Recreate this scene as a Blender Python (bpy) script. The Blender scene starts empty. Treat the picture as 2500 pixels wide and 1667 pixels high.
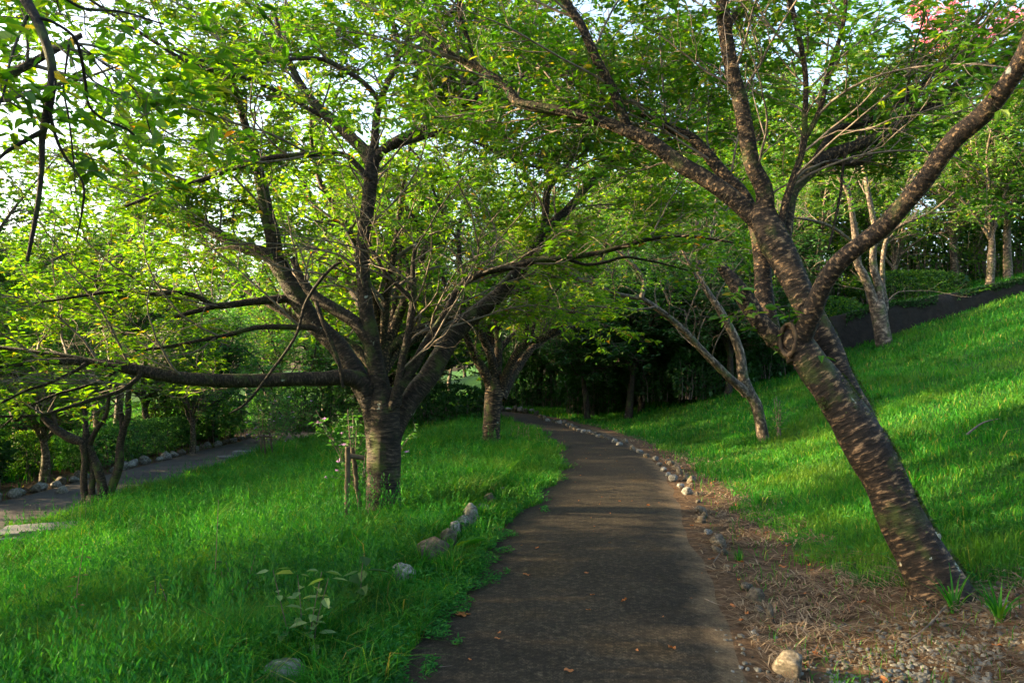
import bpy, math
import numpy as np
from mathutils import Vector, Euler
R = math.radians
sc = bpy.context.scene
COL = sc.collection

# ------------------------------------------------------------------ camera, sky, sun, exposure
F = 1807.0
PITCH = 2.39
cam = bpy.data.cameras.new('camera'); cam.lens = F / 2500 * 36; cam.sensor_width = 36
cam.clip_end = 1500; cam.clip_start = 0.05
cam_ob = bpy.data.objects.new('camera', cam); COL.objects.link(cam_ob)
cam_ob.location = (0, 0, 1.6); cam_ob.rotation_euler = (R(90 + PITCH), 0, 0)
sc.camera = cam_ob
SUN_EL, SUN_BACK = 15.0, -4.0        # degrees above the horizon, degrees behind the left-hand side
world = bpy.data.worlds.new('World'); sc.world = world; world.use_nodes = True
wn = world.node_tree; wn.nodes.clear()
sky = wn.nodes.new('ShaderNodeTexSky'); sky.sky_type = 'NISHITA'; sky.sun_disc = False
sky.sun_elevation = R(SUN_EL); sky.sun_rotation = R(270 - SUN_BACK)
sky.air_density = 1.0; sky.dust_density = 5.0; sky.ozone_density = 1.0
bg = wn.nodes.new('ShaderNodeBackground'); bg.inputs[1].default_value = 0.15
wo = wn.nodes.new('ShaderNodeOutputWorld')
wn.links.new(sky.outputs[0], bg.inputs[0]); wn.links.new(bg.outputs[0], wo.inputs[0])
sl = bpy.data.lights.new('sun', 'SUN'); sl.energy = 4.4; sl.angle = R(0.5); sl.color = (1.0, 0.74, 0.40)
sun = bpy.data.objects.new('sun', sl); COL.objects.link(sun)
sdir = Vector((-math.cos(R(SUN_EL)) * math.cos(R(SUN_BACK)), -math.cos(R(SUN_EL)) * math.sin(R(SUN_BACK)), math.sin(R(SUN_EL))))
sun.rotation_euler = sdir.to_track_quat('Z', 'Y').to_euler(); sun.location = (-20, -3, 12)
sc.view_settings.view_transform = 'Standard'; sc.view_settings.look = 'None'
sc.view_settings.exposure = 2.75; sc.view_settings.gamma = 1
sc.render.engine = 'CYCLES'
cy = sc.cycles
cy.max_bounces = 8; cy.diffuse_bounces = 4; cy.glossy_bounces = 2; cy.transmission_bounces = 5
cy.transparent_max_bounces = 4; cy.caustics_reflective = False; cy.caustics_refractive = False
cy.use_denoising = True
cy.sample_clamp_indirect = 4.0

# ------------------------------------------------------------------ numeric helpers
rng = np.random.RandomState(7)
_lat = np.random.RandomState(11).rand(256, 256)
def vnoise(x, y):
    xi = np.floor(x).astype(int); yi = np.floor(y).astype(int)
    fx = x - xi; fy = y - yi; fx = fx*fx*(3-2*fx); fy = fy*fy*(3-2*fy)
    a = _lat[xi & 255, yi & 255]; b = _lat[(xi+1) & 255, yi & 255]
    c = _lat[xi & 255, (yi+1) & 255]; d = _lat[(xi+1) & 255, (yi+1) & 255]
    return (a*(1-fx)+b*fx)*(1-fy) + (c*(1-fx)+d*fx)*fy
def fbm(x, y, o=3):
    s = 0; a = .5; t = 0
    for k in range(o):
        s = s + a*vnoise(x*2**k+17.3*k, y*2**k+5.1*k); t += a; a *= .5
    return s/t
def unit(v):
    return v / np.maximum(np.linalg.norm(v, axis=-1, keepdims=True), 1e-9)

CL = np.array([(-.85,-6),(-.3,0),(.28,3.8),(.88,7.9),(1.42,11.1),(1.73,14.7),(1.66,18.8),(1.15,22.7),(.1,27),(-1.6,30.2),(-4.5,32.6),(-9,34.5),(-16,36)], float)
def catmull(P, n):
    P = np.asarray(P, float)
    if len(P) == 2:
        t = np.linspace(0, 1, n)[:, None]; return P[0]*(1-t)+P[1]*t
    Q = np.vstack([2*P[0]-P[1], P, 2*P[-1]-P[-2]])
    t = np.linspace(0, len(P)-1, n); k = np.minimum(t.astype(int), len(P)-2); f = (t-k)[:, None]
    p0, p1, p2, p3 = Q[k], Q[k+1], Q[k+2], Q[k+3]
    return .5*((2*p1)+(-p0+p2)*f+(2*p0-5*p1+4*p2-p3)*f**2+(-p0+3*p1-3*p2+p3)*f**3)
CLD = catmull(CL, 150)
def path_sd(x, y):
    """distance to the path centreline, positive on its right-hand side"""
    x = np.atleast_1d(x).astype(float); y = np.atleast_1d(y).astype(float)
    out = np.empty(len(x)); T = np.gradient(CLD, axis=0)
    for s in range(0, len(x), 20000):
        dx = x[s:s+20000, None]-CLD[None, :, 0]; dy = y[s:s+20000, None]-CLD[None, :, 1]
        d2 = dx*dx+dy*dy; k = d2.argmin(1); r = np.arange(len(k))
        side = T[k, 1]*dx[r, k]-T[k, 0]*dy[r, k]
        out[s:s+20000] = np.sqrt(d2[r, k])*np.sign(side)
    return out
def verge_w(y):
    return np.interp(y, [3, 4.1, 4.7, 5.4, 8, 11, 16, 19, 25, 30], [6, 4.4, 1.7, 1.0, .78, .6, .5, .3, .15, .1])
WY = 24.0
def wall_top(x):
    return np.interp(x, [5, 7, 8.5, 10.3, 12, 15.2, 18, 30], [1.5, 2.1, 2.75, 3.35, 3.75, 4.3, 4.95, 5.6])
def H(x, y):
    x = np.asarray(x, float); y = np.asarray(y, float)
    x0 = np.interp(y, [-10, 0, 4, 8, 11, 15, 19, 23, 27, 33, 40, 60, 100], [0, 1.0, 1.7, 2.25, 2.8, 3.1, 3.2, 3.0, 2.6, 1.5, -1, -5, -8])
    t = x-x0; tp = np.maximum(t, 0)
    z = .325*(np.sqrt(np.minimum(tp, 17)**2+.64)-.8)+.06*np.maximum(tp-17, 0)
    l = np.clip((-x-.9)/7.0, 0, 1); drop = .65*l+.35*l*l*(3-2*l)
    far = np.clip((y-36)/10, 0, 1)
    z = z-drop*(1-far*.6)+np.where(x < -10.5, np.clip((-10.5-x)/1.2, 0, 1)*.12, 0)
    z = z+np.clip(y-36, 0, 60)*.035
    bump = (fbm(x*.6+3, y*.6+9)-.5)*.16
    off = np.clip((np.abs(x-np.interp(y, CL[:, 1], CL[:, 0]))-1.0)/.8, 0, 1)*np.clip(np.abs(x+9.2)-1.3, 0, 1)
    z = z+bump*off
    up = wall_top(x)-.08+.05*np.maximum(y-WY, 0)
    w = np.clip((y-WY-.05)/.15, 0, 1)*np.clip((x-6.3)/1.5, 0, 1)
    return np.where(w > 0, z*(1-w)+np.maximum(z, up)*w, z)
cp, sp = math.cos(R(PITCH)), math.sin(R(PITCH))
def ray(px, py):
    u = (px-1250)/F; v = -(py-833.5)/F
    d = np.array([u, cp-sp*v, sp+cp*v]); return d/d[1]
def P(px, py, d):
    return np.array([0, 0, 1.6])+ray(px, py)*d
def G(px, py):
    """where the ray of that picture point meets the ground"""
    r = ray(px, py); prev = 1.0
    for d in np.concatenate([np.arange(1, 30, .05), np.arange(30, 90, .3)]):
        p = np.array([0, 0, 1.6])+r*d
        if p[2] <= H(p[0], p[1]): return np.array([p[0], p[1], float(H(p[0], p[1]))])
    return np.array([p[0], p[1], float(H(p[0], p[1]))])

# ------------------------------------------------------------------ mesh accumulation
class MB:
    def __init__(s): s.V = []; s.F = []; s.U = []; s.n = 0
    def add(s, V, Fa, U=None):
        V = np.asarray(V, float).reshape(-1, 3); Fa = np.asarray(Fa, int)
        s.V.append(V); s.F.append(Fa+s.n); s.n += len(V)
        s.U.append(np.zeros((Fa.size, 2)) if U is None else np.asarray(U, float).reshape(-1, 2))
        return s
    def build(s, name, mat, parent=None, loc=None, smooth=True, uv=True):
        V = np.vstack(s.V)
        org = np.array(loc if loc is not None else (parent.location if parent else (0, 0, 0)), float)
        me = bpy.data.meshes.new(name)
        me.vertices.add(len(V)); me.vertices.foreach_set('co', (V-org).astype(np.float32).ravel())
        tot = np.concatenate([np.full(len(f), f.shape[1]) for f in s.F])
        idx = np.concatenate([f.ravel() for f in s.F])
        me.loops.add(len(idx)); me.loops.foreach_set('vertex_index', idx.astype(np.int32))
        me.polygons.add(len(tot)); me.polygons.foreach_set('loop_start', np.concatenate([[0], np.cumsum(tot)[:-1]]).astype(np.int32))
        me.polygons.foreach_set('loop_total', tot.astype(np.int32))
        me.polygons.foreach_set('use_smooth', np.full(len(tot), smooth))
        if uv:
            l = me.uv_layers.new(name='UVMap'); l.data.foreach_set('uv', np.vstack(s.U).astype(np.float32).ravel())
        me.update(); me.validate(verbose=False)
        me.materials.append(mat)
        o = bpy.data.objects.new(name, me); COL.objects.link(o)
        if parent: o.parent = parent
        elif loc is not None: o.location = org
        return o
def tubes(mb, C, Rd, sides=8, seed=0, rough=0.0, cap=True):
    """C (n,m,3) centre lines, Rd (n,m) radii, as closed tapered tubes"""
    C = np.asarray(C, float); Rd = np.asarray(Rd, float)
    if C.ndim == 2: C = C[None]; Rd = Rd[None]
    n, m, _ = C.shape
    T = unit(np.gradient(C, axis=1)); N = np.empty_like(T)
    a = np.where(np.abs(T[:, 0, 2:3]) > .9, [[1., 0, 0]], [[0., 0, 1]])
    N[:, 0] = unit(np.cross(T[:, 0], a))
    for j in range(1, m):
        v = N[:, j-1]; t = T[:, j]; N[:, j] = unit(v-t*(v*t).sum(-1, keepdims=True))
    B = np.cross(T, N); ang = np.arange(sides)*2*np.pi/sides
    rr = np.repeat(Rd[:, :, None], sides, 2)
    if rough:
        L = np.concatenate([np.zeros((n, 1)), np.cumsum(np.linalg.norm(np.diff(C, axis=1), axis=-1), 1)], 1)
        q = fbm(np.cos(ang)[None, None]*1.6+seed*3.1+L[:, :, None]*1.3, np.sin(ang)[None, None]*1.6+L[:, :, None]*3.2+seed, 3)-.5
        rr = rr*(1+rough*2*q)
    V = C[:, :, None]+rr[..., None]*(np.cos(ang)[None, None, :, None]*N[:, :, None]+np.sin(ang)[None, None, :, None]*B[:, :, None])
    i = np.arange(n)[:, None, None]*m*sides; j = np.arange(m-1)[None, :, None]*sides; k = np.arange(sides)[None, None]
    k2 = (k+1) % sides
    f = np.stack([i+j+k, i+j+k2, i+j+sides+k2, i+j+sides+k], -1).reshape(-1, 4)
    L = np.concatenate([np.zeros((n, 1)), np.cumsum(np.linalg.norm(np.diff(C, axis=1), axis=-1), 1)], 1)
    L = L+np.arange(n)[:, None]*1.37+seed
    uk = np.broadcast_to(k/sides, (n, m-1, sides)); uk2 = uk+1/sides
    v0 = np.broadcast_to(L[:, :-1, None], uk.shape); v1 = np.broadcast_to(L[:, 1:, None], uk.shape)
    U = np.stack([np.stack([uk, v0], -1), np.stack([uk2, v0], -1), np.stack([uk2, v1], -1), np.stack([uk, v1], -1)], -2)
    mb.add(V, f, U)
    if cap and n == 1:
        mb.add(V[0, -1], np.arange(sides)[None], np.zeros((sides, 2)))
        mb.add(V[0, 0][::-1], np.arange(sides)[None], np.zeros((sides, 2)))
def sample_on(C, Rd, spacing, r, t0=0.0, t1=1.0):
    """random points along batch polylines -> pos, tangent, radius, t"""
    n, m, _ = C.shape
    seg = np.linalg.norm(np.diff(C, axis=1), axis=-1); L = seg.sum(1)
    cnt = np.floor(L*(t1-t0)/spacing+r.rand(n)).astype(int)
    pi = np.repeat(np.arange(n), cnt); t = t0+(t1-t0)*r.rand(len(pi))
    f = t*(m-1); k = np.minimum(f.astype(int), m-2); w = (f-k)[:, None]
    pos = C[pi, k]*(1-w)+C[pi, k+1]*w; tan = unit(C[pi, k+1]-C[pi, k])
    rad = Rd[pi, k]*(1-w[:, 0])+Rd[pi, k+1]*w[:, 0]
    return pos, tan, rad, t
def grow(C, Rd, spacing, lmin, lmax, r, rmax=.02, ratio=.6, along=.7, out=1.0, flat=.5, up=.1, m=6, wander=.25, droop=0.0, t0=.1, t1=1.0, tipr=.25, rmin_par=0.0, rmax_par=9.0):
    pos, tan, rad, t = sample_on(C, Rd, spacing, r, t0, t1)
    ok = (rad >= rmin_par) & (rad <= rmax_par); pos, tan, rad, t = pos[ok], tan[ok], rad[ok], t[ok]
    n = len(pos)
    if n == 0: return np.zeros((0, m, 3)), np.zeros((0, m))
    rv = r.normal(size=(n, 3)); rv -= tan*(rv*tan).sum(1, keepdims=True); rv = unit(rv)
    rv[:, 2] *= flat
    d = unit(tan*along+rv*out+np.array([0, 0, up]))
    Ln = (lmin+(lmax-lmin)*r.rand(n)**1.3)*(1-.35*t); st = Ln/(m-1)
    Q = [pos]; bend = r.normal(size=(n, 3))*wander
    for j in range(m-1):
        Q.append(Q[-1]+d*st[:, None])
        d = unit(d+bend*.5+r.normal(size=(n, 3))*wander*.7+np.array([0, 0, -droop*(j+1)/m]))
    C2 = np.stack(Q, 1); r0 = np.minimum(rad*ratio, rmax)
    tt = np.linspace(0, 1, m)[None]
    return C2, r0[:, None]*(1-(1-tipr)*tt)
def leaves(mb, C, Rd, spacing, size, r, wid=.42, tilt=.45, droop=.12, t0=.15, curl=.12, big=True, keep=None):
    pos, tan, rad, t = sample_on(C, Rd, spacing, r, t0, 1.0)
    if keep is not None:
        k = keep(pos); pos, tan = pos[k], tan[k]
    n = len(pos)
    if n == 0: return 0
    rv = r.normal(size=(n, 3)); rv[:, 2] *= .35
    d = tan*.55+unit(rv)*.9; d[:, 2] = d[:, 2]*.5-droop*r.rand(n); d = unit(d)
    return leaf_at(mb, pos, d, size, r, wid, tilt, curl, big)
def leaf_at(mb, pos, d, size, r, wid=.42, tilt=.45, curl=.12, big=True):
    n = len(pos)
    nr = np.array([0, 0, 1.])+r.normal(size=(n, 3))*tilt; sd = unit(np.cross(d, nr)); nr = unit(np.cross(sd, d))
    s = (size*(.55+.75*r.rand(n)))[:, None]; w = s*wid*(.8+.4*r.rand(n))[:, None]
    c = curl*s*(.4+1.2*r.rand(n))[:, None]
    if big:
        b = pos+d*s*.06; tip = b+d*s-nr*c*1.6
        V = np.stack([b, b+d*s*.3+sd*w*.48+nr*c*.5, b+d*s*.7+sd*w*.36+nr*c*-.1, tip, b+d*s*.7-sd*w*.36+nr*c*-.1, b+d*s*.3-sd*w*.48+nr*c*.5], 1)
        i = (np.arange(n)*6)[:, None]
        f = np.concatenate([i+np.array([[0, 1, 2, 3]]), i+np.array([[0, 3, 4, 5]])], 0)
    else:
        V = np.stack([pos, pos+d*s*.45+sd*w*.5+nr*c*.4, pos+d*s-nr*c, pos+d*s*.45-sd*w*.5+nr*c*.4], 1)
        i = (np.arange(n)*4)[:, None]; f = i+np.array([[0, 1, 2, 3]])
    mb.add(V, f); return n

# ------------------------------------------------------------------ materials
def newmat(name):
    m = bpy.data.materials.new(name); m.use_nodes = True; nt = m.node_tree; nt.nodes.clear()
    return m, nt, (lambda t, **k: _node(nt, t, k)), nt.links.new
def _node(nt, t, k):
    n = nt.nodes.new('ShaderNode'+t)
    for a, b in k.items(): setattr(n, a, b)
    return n
def ramp(nd, stops, fac=None, lk=None, interp='LINEAR'):
    r = nd('ValToRGB'); e = r.color_ramp; e.interpolation = interp
    while len(e.elements) < len(stops): e.elements.new(.5)
    for el, (p, c) in zip(e.elements, stops): el.position = p; el.color = (*c, 1) if len(c) == 3 else c
    if fac is not None: lk(fac, r.inputs[0])
    return r
def leafmat(name, stops, trans=.45, tcol=(1.5, 1.35, .45), gloss=.03, noise=True, patch=None, vr=(.72, 1.25)):
    m, nt, nd, lk = newmat(name)
    g = nd('NewGeometry'); cr = ramp(nd, stops, g.outputs['Random Per Island'], lk)
    col = cr.outputs[0]
    if noise:
        tc = nd('TexCoord'); nz = nd('TexNoise'); nz.inputs['Scale'].default_value = .9; nz.inputs['Detail'].default_value = 3
        lk(tc.outputs['Object'], nz.inputs[0])
        hs = nd('HueSaturation'); mr = nd('MapRange'); mr.inputs[1].default_value = .3; mr.inputs[2].default_value = .7
        mr.inputs[3].default_value = vr[0]; mr.inputs[4].default_value = vr[1]
        lk(nz.outputs[0], mr.inputs[0]); lk(mr.outputs[0], hs.inputs['Value']); lk(col, hs.inputs['Color']); col = hs.outputs[0]
    if patch:
        nz2 = nd('TexNoise'); nz2.inputs['Scale'].default_value = .55; nz2.inputs['Detail'].default_value = 5; nz2.inputs['Roughness'].default_value = .6; lk(tc.outputs['Object'], nz2.inputs[0])
        pr = ramp(nd, [(.50, (0, 0, 0)), (.68, (.75, .75, .75))], nz2.outputs[0], lk); px_ = nd('MixRGB'); lk(pr.outputs[0], px_.inputs[0]); lk(col, px_.inputs[1]); px_.inputs[2].default_value = (*patch, 1); col = px_.outputs[0]
    df = nd('BsdfDiffuse'); tr = nd('BsdfTranslucent'); gl = nd('BsdfGlossy'); gl.inputs['Roughness'].default_value = .6
    gl.inputs['Color'].default_value = (.9, .95, .9, 1)
    mul = nd('VectorMath', operation='MULTIPLY'); mul.inputs[1].default_value = tcol; lk(col, mul.inputs[0])
    lk(col, df.inputs[0]); lk(mul.outputs[0], tr.inputs[0])
    m1 = nd('MixShader'); m1.inputs[0].default_value = trans; lk(df.outputs[0], m1.inputs[1]); lk(tr.outputs[0], m1.inputs[2])
    m2 = nd('MixShader'); m2.inputs[0].default_value = gloss; lk(m1.outputs[0], m2.inputs[1]); lk(gl.outputs[0], m2.inputs[2])
    o = nd('OutputMaterial'); lk(m2.outputs[0], o.inputs[0]); return m
def barkmat(name, dark, mid, lite, band=26, moss=.5, lichen=.5, bump=.6, contrast=1.0, mossc=(.045, .07, .012)):
    m, nt, nd, lk = newmat(name)
    uv = nd('UVMap'); sx = nd('SeparateXYZ'); lk(uv.outputs[0], sx.inputs[0])
    def ma(op, a, b=None):
        n = nd('Math', operation=op)
        for i, v in enumerate((a, b)):
            if v is None: continue
            if isinstance(v, (int, float)): n.inputs[i].default_value = v
            else: lk(v, n.inputs[i])
        return n.outputs[0]
    an = ma('MULTIPLY', sx.outputs[0], 2*math.pi); cb = nd('CombineXYZ')
    lk(ma('MULTIPLY', ma('COSINE', an), 1.1), cb.inputs[0]); lk(ma('MULTIPLY', ma('SINE', an), 1.1), cb.inputs[1])
    lk(ma('MULTIPLY', sx.outputs[1], band), cb.inputs[2])
    # bands wobble round the stem
    wz = nd('TexNoise'); wz.inputs['Scale'].default_value = 1.2; wz.inputs['Detail'].default_value = 2
    tc = nd('TexCoord'); lk(tc.outputs['Object'], wz.inputs[0])
    va = nd('VectorMath', operation='MULTIPLY_ADD'); lk(wz.outputs['Color'], va.inputs[0]); va.inputs[1].default_value = (.5, .5, 3.0); lk(cb.outputs[0], va.inputs[2])
    n1 = nd('TexNoise'); n1.inputs['Scale'].default_value = 1.5; n1.inputs['Detail'].default_value = 5; n1.inputs['Roughness'].default_value = .62; lk(va.outputs[0], n1.inputs[0])
    cr = ramp(nd, [(.40, dark), (.50, tuple(.6*a+.4*b for a, b in zip(dark, mid))), (.555, mid), (.66, lite)], n1.outputs[0], lk)
    n2 = nd('TexNoise'); n2.inputs['Scale'].default_value = 5; n2.inputs['Detail'].default_value = 8; n2.inputs['Roughness'].default_value = .7; lk(tc.outputs['Object'], n2.inputs[0])
    mx = nd('MixRGB', blend_type='MULTIPLY'); mx.inputs[0].default_value = .75
    gr = ramp(nd, [(.33, (.18, .17, .17)), (.62, (1.35, 1.3, 1.22))], n2.outputs[0], lk)
    lk(cr.outputs[0], mx.inputs[1]); lk(gr.outputs[0], mx.inputs[2])
    col = mx.outputs[0]
    n3 = nd('TexNoise'); n3.inputs['Scale'].default_value = 3.1; n3.inputs['Detail'].default_value = 6; n3.inputs['Roughness'].default_value = .65
    mp = nd('Mapping'); mp.inputs['Location'].default_value = (7, 3, 1); lk(tc.outputs['Object'], mp.inputs[0]); lk(mp.outputs[0], n3.inputs[0])
    mm = ramp(nd, [(.60-.14*moss, (0, 0, 0)), (.72-.1*moss, (1, 1, 1))], n3.outputs[0], lk)
    x1 = nd('MixRGB'); lk(mm.outputs[0], x1.inputs[0]); lk(col, x1.inputs[1]); x1.inputs[2].default_value = (*mossc, 1); col = x1.outputs[0]
    n4 = nd('TexNoise'); n4.inputs['Scale'].default_value = 6.5; n4.inputs['Detail'].default_value = 4
    mp2 = nd('Mapping'); mp2.inputs['Location'].default_value = (1, 9, 4); lk(tc.outputs['Object'], mp2.inputs[0]); lk(mp2.outputs[0], n4.inputs[0])
    ml = ramp(nd, [(.74-.08*lichen, (0, 0, 0)), (.78-.08*lichen, (1, 1, 1))], n4.outputs[0], lk)
    x2 = nd('MixRGB'); lk(ml.outputs[0], x2.inputs[0]); lk(col, x2.inputs[1]); x2.inputs[2].default_value = (.34, .37, .31, 1); col = x2.outputs[0]
    hb = ma('ADD', n1.outputs[0], ma('MULTIPLY', n2.outputs[0], .8))
    bp = nd('Bump'); bp.inputs['Strength'].default_value = bump; bp.inputs['Distance'].default_value = .03; lk(hb, bp.inputs['Height'])
    pb = nd('BsdfPrincipled'); pb.inputs['Roughness'].default_value = .75; pb.inputs['Specular IOR Level'].default_value = .3
    lk(col, pb.inputs[0]); lk(bp.outputs[0], pb.inputs['Normal'])
    o = nd('OutputMaterial'); lk(pb.outputs[0], o.inputs[0]); return m
def solid(name, stops, scale=6, rough=.8, bump=.4, dist=.01, detail=7, obj=True, spec=.3, second=None):
    m, nt, nd, lk = newmat(name)
    tc = nd('TexCoord'); nz = nd('TexNoise'); nz.inputs['Scale'].default_value = scale; nz.inputs['Detail'].default_value = detail
    nz.inputs['Roughness'].default_value = .65
    oi = nd('ObjectInfo'); va = nd('VectorMath', operation='MULTIPLY_ADD'); lk(oi.outputs['Random'], va.inputs[0]); va.inputs[1].default_value = (37, 19, 53); lk(tc.outputs['Object'], va.inputs[2])
    lk(va.outputs[0], nz.inputs[0]); cr = ramp(nd, stops, nz.outputs[0], lk); col = cr.outputs[0]
    hs = nd('HueSaturation'); mr = nd('MapRange'); mr.inputs[3].default_value = .7; mr.inputs[4].default_value = 1.3; lk(oi.outputs['Random'], mr.inputs[0]); lk(mr.outputs[0], hs.inputs['Value']); lk(col, hs.inputs['Color'])
    bp = nd('Bump'); bp.inputs['Strength'].default_value = bump; bp.inputs['Distance'].default_value = dist; lk(nz.outputs[0], bp.inputs['Height'])
    pb = nd('BsdfPrincipled'); pb.inputs['Roughness'].default_value = rough; pb.inputs['Specular IOR Level'].default_value = spec
    lk(hs.outputs[0], pb.inputs[0]); lk(bp.outputs[0], pb.inputs['Normal'])
    o = nd('OutputMaterial'); lk(pb.outputs[0], o.inputs[0]); return m

M = {}
M['leaf'] = leafmat('cherry_leaf', [(0, (.045, .15, .008)), (.35, (.080, .22, .009)), (.7, (.13, .27, .010)), (.95, (.17, .28, .014)), (.99, (.28, .27, .03)), (1, (.32, .12, .03))], trans=.55, tcol=(1.7, 1.5, .35))
M['leaf_right'] = leafmat('cherry_leaf_right', [(0, (.030, .12, .010)), (.4, (.055, .18, .011)), (.8, (.095, .23, .012)), (.96, (.15, .24, .02)), (1, (.33, .27, .04))], trans=.5, tcol=(1.7, 1.5, .35))
M['leaf_far'] = leafmat('woodland_leaf', [(0, (.025, .11, .010)), (.4, (.050, .17, .013)), (.8, (.09, .22, .015)), (.97, (.17, .27, .02)), (1, (.3, .25, .04))], trans=.5, tcol=(1.7, 1.5, .4))
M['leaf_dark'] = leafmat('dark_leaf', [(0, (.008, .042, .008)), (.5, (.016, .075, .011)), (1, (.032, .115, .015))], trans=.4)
M['leaf_teal'] = leafmat('hedge_leaf', [(0, (.020, .10, .022)), (.5, (.042, .17, .038)), (1, (.09, .26, .045))], trans=.5)
M['grass'] = leafmat('grass_blade', [(0, (.009, .095, .006)), (.5, (.018, .16, .010)), (.85, (.045, .21, .012)), (.96, (.13, .24, .015)), (1, (.24, .20, .06))], trans=.4, gloss=.012, patch=(.085, .165, .012), vr=(.5, 1.3))
M['weed'] = leafmat('weed_leaf', [(0, (.010, .09, .016)), (.6, (.020, .15, .022)), (1, (.055, .21, .025))], trans=.35, gloss=.015)
M['pale_weed'] = leafmat('pale_weed_leaf', [(0, (.07, .17, .05)), (1, (.16, .27, .09))], trans=.4, gloss=.04)
M['straw'] = leafmat('dry_straw', [(0, (.09, .052, .028)), (.5, (.17, .115, .068)), (.9, (.28, .21, .135)), (1, (.20, .08, .03))], trans=.15, tcol=(1, .9, .7), gloss=.03)
M['dead_leaf'] = leafmat('dead_leaf', [(0, (.16, .05, .02)), (.6, (.30, .11, .03)), (1, (.36, .22, .08))], trans=.15, tcol=(1, .7, .4), noise=False)
M['petal'] = leafmat('lilac_petal', [(0, (.45, .25, .55)), (1, (.6, .4, .65))], trans=.4, tcol=(1, 1, 1), noise=False)
M['pink'] = leafmat('pink_petal', [(0, (.75, .16, .26)), (1, (.85, .35, .42))], trans=.4, tcol=(1, 1, 1), noise=False)
M['bark'] = barkmat('cherry_bark', (.007, .005, .004), (.045, .030, .020), (.30, .20, .115), band=27, moss=.35, lichen=.35, bump=.9)
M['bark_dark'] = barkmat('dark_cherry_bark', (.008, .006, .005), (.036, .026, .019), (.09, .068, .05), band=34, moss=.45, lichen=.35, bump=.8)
M['bark_backlit'] = barkmat('backlit_branch_bark', (.004, .003, .003), (.014, .010, .008), (.03, .023, .018), band=34, moss=.3, lichen=.1, bump=.5)  # backlit black of the hanging branch, put into the bark colour
M['bark_far'] = barkmat('woodland_bark', (.03, .024, .018), (.13, .10, .075), (.25, .2, .155), band=9, moss=.5, lichen=.4, bump=.5)
M['twig'] = solid('twig_bark', [(.3, (.035, .028, .022)), (.7, (.19, .155, .125))], scale=14, bump=.3)
M['stone'] = solid('edging_stone', [(.3, (.03, .032, .026)), (.45, (.10, .10, .09)), (.58, (.19, .188, .175)), (.75, (.34, .34, .33))], scale=3.2, bump=.7, dist=.012)
M['stone_brown'] = solid('brown_stone', [(.3, (.022, .022, .014)), (.5, (.075, .062, .045)), (.75, (.20, .18, .14))], scale=3.2, bump=.7, dist=.012)
M['slab'] = solid('grey_slab', [(.3, (.10, .10, .108)), (.6, (.15, .15, .16)), (.8, (.21, .21, .22))], scale=14, bump=.3, dist=.004)
M['wood'] = solid('weathered_post', [(.3, (.03, .024, .016)), (.55, (.085, .065, .042)), (.8, (.15, .12, .085))], scale=12, bump=.5)
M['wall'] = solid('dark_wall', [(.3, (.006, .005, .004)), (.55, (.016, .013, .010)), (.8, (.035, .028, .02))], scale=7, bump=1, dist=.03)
M['cut'] = solid('cut_wood', [(.3, (.05, .03, .018)), (.7, (.12, .075, .045))], scale=20, bump=.5)
M['callus'] = solid('callus_bark', [(.3, (.10, .065, .042)), (.5, (.2, .145, .1)), (.75, (.33, .26, .19))], scale=16, bump=.9)
M['lichen'] = solid('lichen', [(.3, (.20, .24, .19)), (.6, (.42, .46, .42)), (.8, (.6, .62, .6))], scale=25, bump=1, dist=.01)
M['moss'] = leafmat('moss_tuft', [(0, (.02, .045, .008)), (1, (.06, .10, .015))], trans=.25)

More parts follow.
